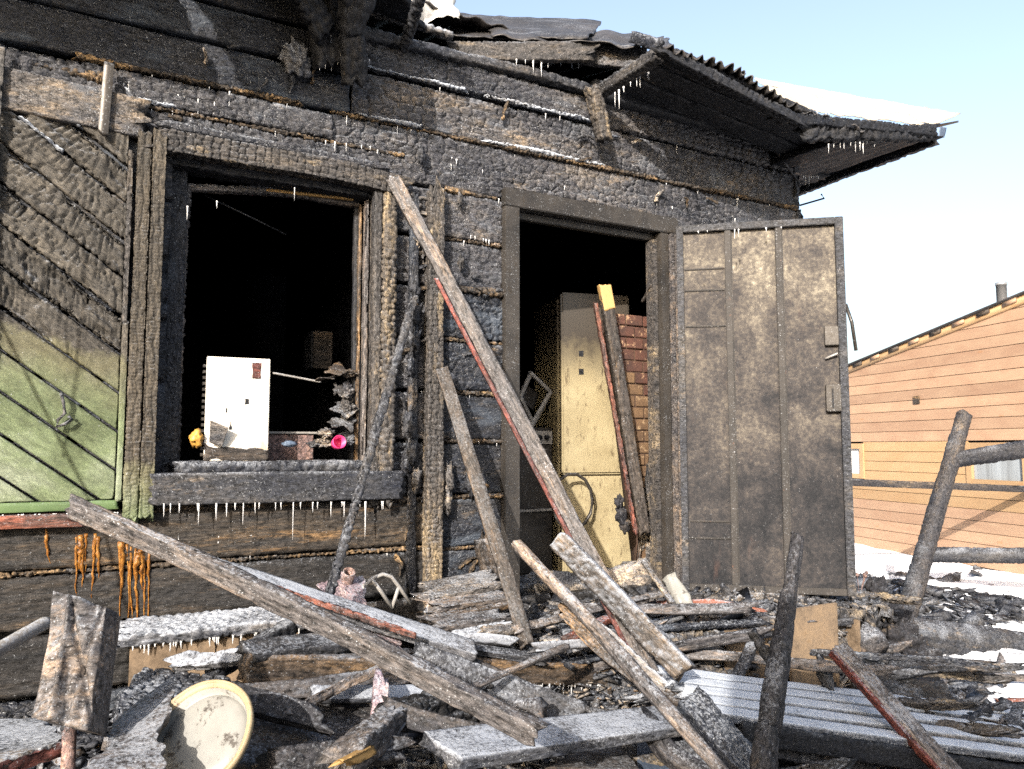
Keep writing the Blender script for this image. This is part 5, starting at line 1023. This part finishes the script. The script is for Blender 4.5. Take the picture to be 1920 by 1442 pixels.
# stack of pale boards right of the post foot
bn = ['topmost wide pale ash-coated board below the charred post', 'second pale board of the stack by the post foot', 'brown board sticking out of the pale stack by the post', 'frosted board low in the stack by the post foot', 'lowest white-rimed board of the stack by the post', 'pale slat lying right of the stack by the post']
for k, (a, b, y_, w_, m_) in enumerate((((795, 1112), (925, 1085), -.30, .16, 'ash'), ((800, 1130), (935, 1112), -.38, .15, 'frost_wood'), ((815, 1150), (945, 1128), -.42, .10, 'brownwood'), ((815, 1168), (940, 1150), -.50, .12, 'frost_wood'), ((850, 1188), (950, 1166), -.55, .10, 'frost_heavy'), ((905, 1185), (985, 1178), -.60, .06, 'ash'))):
    tag(timber('stacked_board', wy(*a, y_), wy(*b, y_ + .06), w_, .022, M[m_], hint=(0, 1, .25), style=gator(.06, .02, .005), res=.008, jag=.05), bn[k], 'board')
tag(timber('tan_brick_block', wy(905, 1010, -.10), wy(925, 1105, -.14), .07, .05, M['brownwood'], hint=(1, 0, 0), style=GA_CRUST, res=.008, jag=.04), 'tan scorched block standing behind the leaning reddish board', 'block')

rl_ = random.Random(5); pl = []
for s_, (L_, W_, T_, m_, st_) in enumerate(((.60, .035, .022, 'frosty', GA_FINE), (.85, .045, .018, 'frost_wood', ROUGH), (.50, .03, .025, 'brownwood', ROUGH), (.70, .04, .03, 'casing', GA_CRUST), (.45, .06, .02, 'frost_heavy', ROUGH), (.95, .03, .02, 'wall_dark', GA_FINE), (.40, .028, .028, 'redwood', ROUGH))):
    co, po = timber_mesh('s', L_, W_, T_, res=.008, style=st_, jag=.09, rnd=.2, bend=(.012, .012), wob=.2); o = mk('fallen_lath', co, po, M[m_], None, False); pl.append(o.data); bpy.data.objects.remove(o)
LOOK = ['black frost-flecked lath', 'long grey weathered lath', 'short brown scorched batten', 'deeply charred brown lath', 'short rime-coated board', 'long thin black lath', 'short reddish batten']
LM = [(-1.6, -.5, 'below the frosted bench'), (-1.2, -.9, 'near the enamel basin'), (-.9, -.5, 'under the level timber'), (-.5, -.35, 'beside the bent chair frame'), (-.2, -.8, 'under the leaning board'), (.1, -.4, 'below the doorway'), (.5, -.7, 'beside the fallen beam'), (.9, -.4, 'in front of the metal door'), (1.5, -.6, 'by the plywood skirt'), (-.4, -1.3, 'behind the bottom plank'), (.3, -1.2, 'near the fallen wall section'), (2.3, -.6, 'beside the frosted log')]
recs = []
for k in range(78):
    if k < 58: x = rl_.uniform(-1.9, 1.0); y = rl_.uniform(-1.4, -.35)
    else: x = rl_.uniform(.4, 2.9); y = rl_.uniform(-1.0, -.25)
    z = float(pile_z(np.array([x]), np.array([y]))[0]) + rl_.uniform(.03, .11); kd = rl_.randrange(7)
    o = link('fallen_lath', pl[kd], None, None); o.matrix_basis = Matrix.Translation(V(x, y, z)) @ Matrix.Rotation(rl_.choice((-.7, -.5, -.3, -.4, .1, .5, 2.7)) + rl_.gauss(0, .25), 4, 'Z') @ Matrix.Rotation(rl_.gauss(.03, .10), 4, 'Y') @ Matrix.Rotation(rl_.gauss(0, .5), 4, 'X')
    lm = min(LM, key=lambda q: (q[0] - x) ** 2 + (q[1] - y) ** 2)[2]; recs.append((LOOK[kd], lm, x, o))
ORD = ['leftmost', 'second from left', 'third from left', 'fourth from left', 'fifth from left', 'sixth from left', 'seventh from left']
for key in sorted(set((a_, b_) for a_, b_, _, _ in recs)):
    g_ = sorted([r for r in recs if (r[0], r[1]) == key], key=lambda r: r[2])
    for i, r in enumerate(g_): tag(r[3], r[0] + ' lying ' + r[1] + ((', ' + ORD[min(i, 6)] + ' of these') if len(g_) > 1 else ''), 'lath', 'charred laths tangled on the heap')
shards('broken_char', 5200, (-2.5, 2.6, -1.5, -.05), .075, M['frosty'], 41, zoff=.012, flat=.3, wr=(.12, .35), label='mixed flakes of frosted char covering the heap')
shards('tan_flakes', 2600, (-1.3, 1.9, -1.1, -.03), .06, M['ash'], 42, zoff=.015, flat=.3, wr=(.12, .35), label='tan ashy flakes scattered below the doorway')
shards('charred_sticks', 420, (-2.4, 2.9, -1.5, -.08), .17, M['frosty'], 31, zoff=.02, flat=.2, wr=(.07, .16), label='broken charred sticks tangled over the rubble heap')
shards('scorched_sticks', 260, (-2.4, 2.4, -1.5, -.08), .15, M['frost_wood'], 32, zoff=.02, flat=.2, wr=(.07, .16), label='broken grey-brown sticks tangled over the rubble heap')

# ------------------------------------------------------------------ right-hand side: melted cloth, log, posts, rails
dc = thing('burnt_blanket', 'black burnt blanket slumped beside the foot of the door', 'blanket', wy(1660, 1180, -.3))
for (px, py, y_, r_, sq) in ((1645, 1110, -.2, .07, (1, .7, 1.2)), (1670, 1150, -.2, .11, (1.2, .7, .7)), (1690, 1195, -.25, .12, (1.0, .8, 1.0)), (1720, 1230, -.3, .12, (1.2, .8, .8))):
    o = clump('blanket_fold', V(0, 0, 0), r_, 'cloth', dc, amp=.5, seed=px * .1, sq=sq, res=4); setm(o, Matrix.Translation(wy(px, py, y_)))
rl = thing('carpet_roll', 'scorched grey-brown carpet roll beside the plywood skirt', 'carpet roll', wy(1605, 1180, -.55))
timber('roll_body', wy(1585, 1150, -.50), wy(1640, 1215, -.75), .15, .15, M['frost_wood'], rl, style=gator(.05, .04, .012, .7), rnd=.95, res=.009, wob=.15)
tag(relief_sheet('slumped_sheet', 'dark brown slumped roofing felt below the carpet roll', 'roofing felt', [wy(1600, 1285, -.95), wy(1790, 1320, -1.0), wy(1740, 1230, -.6), wy(1620, 1215, -.6)], 'wall_low', grainy(.002, .03)))
tag(timber('curled_bark', wy(1535, 1240, -.95), wy(1558, 1290, -1.0), .05, .03, M['frosty'], hint=(1, 0, 0), style=GA_CRUST, res=.008, jag=.03), 'curled charred board standing before the plywood skirt', 'board')
o = T('frosted_log', 'thick frosted charred log lying at the right edge', 'log', (1690, 1190), .3, (2050, 1235), .1, .27, .24, 'frosty', style=gator(.05, .03, .010, .6), res=.012, rnd=.8, wob=.1)
fp = T('leaning_post', 'tall charred round fence post leaning right, snow behind', 'post', (1695, 1170), .6, (1808, 778), .75, .165, .15, 'charlog', style=gator(.06, .035, .012, .3), res=.012, rnd=.9, taper=.85, wob=.12)
T('upper_rail', 'short thick charred rail running right from the leaning post', 'rail', (1790, 862), .70, (1990, 832), .2, .14, .12, 'charlog', style=gator(.06, .035, .012, .3), res=.012, rnd=.7, wob=.12)
T('charred_rail', 'black charred rail lying low over the snow at right', 'rail', (1745, 1040), 2.2, (2000, 1043), 1.2, .17, .15, 'frosty', style=GA_CRUST, res=.015, rnd=.8, wob=.1)
T('thin_rail', 'thin dark brown rail crossing before the neighbour house', 'rail', (1560, 903), 3.0, (2000, 920), 2.0, .085, .04, 'charlog', style=ROUGH, res=.03)
T('iron_rail', 'long brown iron rail slanting over the snow debris', 'rail', (1655, 1120), 1.2, (2000, 1198), .4, .035, .03, 'rust', style=SMOOTH, res=.03)
yc = thing('yellow_can', 'dented yellow tin can lying in the debris at right', 'can', wy(1865, 1255, -.3)); YM = frame(wy(1840, 1262, -.35), V(0, 0, 1), V(-1, -.35, 0))
lathe('can_body', [(.0, -.15), (.046, -.15), (.046, 0), (.043, 0), (.043, -.14), (0, -.14)], M['yellowcan'], yc, 30, YM, warp=.03)
def far_debris():
    r = random.Random(5); mats = ['frosty', 'pink', 'frost_heavy', 'greymetal', 'rust', 'frost_heavy', 'frosty']
    names = ['grey sheet propped up in the snow debris', 'pinkish sheet lying in the snow debris', 'white-rimed sheet flat behind the charred log', 'bent grey metal sheet in the snow debris', 'rusty sheet half buried in the snow', 'rimed sheet near the right edge', 'charred sheet beside the leaning post', 'dark slab behind the iron rail', 'flat frosted slab right of the post', 'crumpled sheet beyond the iron rail']
    spots = [(1765, 1095, 90, 40), (1865, 1100, 90, 30), (1820, 1140, 80, 18), (1910, 1090, 50, 40), (1780, 1125, 70, 12), (1890, 1150, 70, 20), (1690, 1090, 60, 20), (1850, 1070, 60, 14), (1760, 1160, 60, 14), (1700, 1130, 60, 14)]
    for k, (px, py, w_, h_) in enumerate(spots):
        y0 = 2.6 - (py - 1070) * .018; a = wy(px - w_ / 2, py + h_ / 2, y0); b = wy(px + w_ / 2, py + h_ / 2 + 4, y0 - .1); c = wy(px + w_ * .4, py - h_ / 2, y0 + .5); d = wy(px - w_ * .4, py - h_ / 2 + r.uniform(-6, 6), y0 + .5)
        o = sheet('debris_sheet', [a, b, c, d], M[mats[k % 7]], nu=24, nv=16, amp=.12, edge=.08, thick=.015); tag(o, names[k], 'sheet')
    rr = np.random.RandomState(4); n = 900; 
    s = shards('snow_debris', 1400, (2.3, 5.6, .3, 3.6), .11, M['frosty'], 8, zoff=.04, flat=.2, label='small charred pieces strewn over the snow behind the log')
    co = np.empty(len(s.data.vertices) * 3, dtype=np.float32); s.data.vertices.foreach_get('co', co)
far_debris()
def mound():
    xs = np.linspace(1.7, 7.5, 170); ys = np.linspace(-1.6, 6.5, 200); X, Y = np.meshgrid(xs, ys, indexing='ij')
    e = sstep(1.7, 2.6, X) * sstep(7.5, 6.0, X) * sstep(6.5, 4.5, Y) * sstep(-1.6, -.5, Y)
    Z = e * (.16 + .16 * fbm(X * 1.3, Y * 1.3, 8, 4) + .05 * fbm(X * 8, Y * 8, 9, 3)) - .03
    n, m = X.shape; i = np.arange(n - 1)[:, None]; j = np.arange(m - 1)[None]; a = i * m + j
    tag(mk('snow_mound', np.stack([X, Y, Z], -1).reshape(-1, 3), [np.stack([a, a + m, a + m + 1, a + 1], -1).reshape(-1, 4)], M['snow'], None, True), 'trampled snow bank with debris behind the house corner', kind='stuff')
mound()
# dry weed by the door foot
wd = thing('dry_weed', 'dry brown weed head beside the door foot against snow', 'weed', wy(1615, 1100, .3))
for k in range(7):
    b0 = wy(1612, 1120, .3); tpp = wy(1608 + rng.uniform(-3, 24), 1072 + rng.uniform(0, 14), .3); o = tube('stem', [b0, tpp], .002, M['rust'], wd, n=4); setm(o, Matrix.Identity(4))
    o.matrix_basis = Matrix.Translation(-wd.location); o2 = clump('seed_head', V(0, 0, 0), .012, 'rust', wd, amp=.8, seed=k, res=2); setm(o2, Matrix.Translation(tpp))
for e in (cf,): 
    for c in e.children: c.matrix_basis = Matrix.Translation(-e.location)

# board shed added unseen behind the photographer to shade the lower right of the heap
sh = thing('light_blocker', 'grey board shed added unseen behind the camera to shade the lower right debris', 'blocker', V(-3.66, -4.8, 0))
sq_ = V(math.sin(AZ), math.cos(AZ), 0); sp_ = V(math.cos(AZ), -math.sin(AZ), 0); SO = sq_ * -6.0 + sp_ * 1.0
for k in range(18):
    timber('blocker_board', SO + sp_ * (k * .16 + .08), SO + sp_ * (k * .16 + .08) + V(0, 0, 3.38 + rng.uniform(-.04, .04)), .155, .03, M['frost_wood'], sh, hint=sp_, style=PLAIN, res=.06)
box('blocker_body', (0, 0, 0), (2.86, 2.0, 3.3), M['wall_dark'], sh, M=frame(SO - sq_ * .03, sp_, (0, 0, 1)) @ Matrix.Translation(V(0, -2.02, 0)) if frame(SO, sp_, (0, 0, 1)).to_3x3().col[1].dot(sq_) > 0 else frame(SO - sq_ * .03, sp_, (0, 0, 1)))
tag(tube('hanging_cable', [V(-3.25, -.69, 3.5), V(-3.03, -.69, 2.9), V(-2.84, -.69, 2.475), V(-2.68, -.69, 2.145), V(-2.52, -.69, 1.815), V(-2.40, -.69, 1.4), V(-2.35, -.69, .7)], .006, M['sooty'], None), 'thin cable hanging beside the left edge before the green boards', 'cable')

# ------------------------------------------------------------------ neighbour's wooden house
nf = V(.233, .972, 0).normalized(); nn = V(.972, -.233, 0).normalized()
rr_ = ray(1920, 840); P1 = CAMP + rr_ * 10.0; P1 = V(P1.x, P1.y, 0)
def onp(px, py, off=0):
    d = ray(px, py); P0 = P1 - nn * off; t = (P0 - CAMP).dot(nn) / d.dot(nn); return CAMP + d * t
def sx(p): return (p - P1).dot(nf)
NH = thing('neighbour_house', 'neighbouring house clad in orange-brown horizontal wooden boards', 'house', P1)
NM = frame(P1, nf, (0, 0, 1))      # local x along wall (away), z up, y = z x x = -nn side?
ea, eb = onp(1595, 697), onp(1920, 567); sa, sb = sx(ea), sx(eb); sl = (ea.z - eb.z) / (sa - sb)
def ez(s): return eb.z + sl * (s - sb)
outy = -1 if (NM.to_3x3() @ V(0, -1, 0)).dot(nn) < 0 else 1
bh = .158; z = -.04; row = 0
w1 = (sx(onp(1618, 870)), sx(onp(1560, 870))); w2 = (sx(onp(1925, 870)), sx(onp(1822, 870)))
wz0, wz1 = onp(1880, 905).z, onp(1880, 838).z
def ny(y0, y1): return (y0 * outy, y1 * outy) if outy > 0 else (-y1, -y0)
def nbox(nm, s0, s1, z0, z1, y0, y1, mat, bev=0.003, shear=None):
    a, b = min(s0, s1), max(s0, s1); yy0, yy1 = sorted((-y1 * 1.0 * sgn, -y0 * 1.0 * sgn)); return box(nm, (a, yy0, z0), (b, yy1, z1), mat, NH, bev, M=NM)
sgn = 1 if (NM.to_3x3() @ V(0, -1, 0)).dot(CAMP - P1) > 0 else -1
while z < 5.2:
    zt = z + bh
    smax = min(7.5, sb + (z + .02 - eb.z) / sl) if sl != 0 else 7.5
    segs = [(-3.0, smax)]
    if zt > wz0 - .02 and z < wz1 + .05:
        segs = []
        cur = -3.0
        for (a, b) in sorted([(min(w2), max(w2)), (min(w1), max(w1))]):
            segs.append((cur, a - .04)); cur = b + .04
        segs.append((cur, smax))
    for (a, b) in segs:
        if b - a > .1: nbox('siding_board', a, b, z, zt - .006, -.01, .018 + .003 * (row % 2), M['siding_y'] if .75 < z < 1.62 else M['siding'])
    z = zt; row += 1
nbox('wall_core', -3.1, 7.4, 0, 3.0, -3.5, -.012, M['inside'], 0)
for (a, b) in (w1, w2):
    a, b = min(a, b), max(a, b)
    nbox('window_pane', a + .03, b - .03, wz0 + .03, wz1 - .03, -.011, -.004, M['curtain'] if a == min(w1) else M['glass'], 0)
    for s0, s1, z0, z1 in ((a - .06, a + .03, wz0 - .05, wz1 + .06), (b - .03, b + .06, wz0 - .05, wz1 + .06), (a + .031, b - .031, wz1 - .03, wz1 + .06), (a + .031, b - .031, wz0 - .05, wz0 + .03)):
        nbox('window_trim', s0, s1, z0, z1, -.02, .045, M['siding_y'])
v0 = onp(1721, 750); nbox('wall_vent', sx(v0) - .06, sx(v0) + .06, v0.z - .06, v0.z + .06, .019, .04, M['brownwood'])
# verge: sloping board, rafter ends and thin metal edge
def nverge(nm, dz0, dz1, y0, y1, mat, s0=None, s1=7.6):
    s0 = -3.2 if s0 is None else s0; vs = []
    for s in (s0, s1):
        for (dz, y) in ((dz0, y0), (dz1, y0), (dz1, y1), (dz0, y1)): vs.append((s, -y * sgn, ez(s) + dz))
    F = [(0, 1, 2, 3), (7, 6, 5, 4), (0, 4, 5, 1), (1, 5, 6, 2), (2, 6, 7, 3), (3, 7, 4, 0)]
    o = mk(nm, vs, [F], mat, NH); setm(o, NM); return o
nverge('verge_board', -.02, .09, -.3, .05, M['siding_y']); nverge('roof_edge', .095, .115, -3.6, .10, M['roof_sheet'])
nverge('gable_infill', -.2, -.022, -.3, -.02, M['siding'])
k = 0
s_ = -3.0
while s_ < 7.3:
    nverge('verge_block', .025, .080, .052, .075, M['siding'] if k % 2 else M['brownwood'], s_, s_ + .20); s_ += .42; k += 1
# chimney pipe
cp = thing('chimney_pipe', 'metal flue pipe standing above the neighbour roof', 'chimney', onp(1877, 575, -1.5)); cb_ = onp(1877, 600, -1.5); ct = onp(1877, 530, -1.5); rad = 8.5 / 1440 * (cb_ - CAMP).length
lathe('pipe', [(rad * .9, cb_.z - ct.z - .6), (rad * .9, -.05), (rad, -.05), (rad, 0), (rad * .8, 0), (rad * .8, -.6)], M['galv'], cp, 20, Matrix.Translation(V(ct.x, ct.y, ct.z)))

# parts of mesh parents were placed in world terms: nothing may be left floating
for o in list(S.objects):
    if o.type == 'MESH' and o.parent is not None and o.parent.type == 'EMPTY' and o.matrix_basis == Matrix.Identity(4) and o.parent.location.length > 1e-6:
        pass
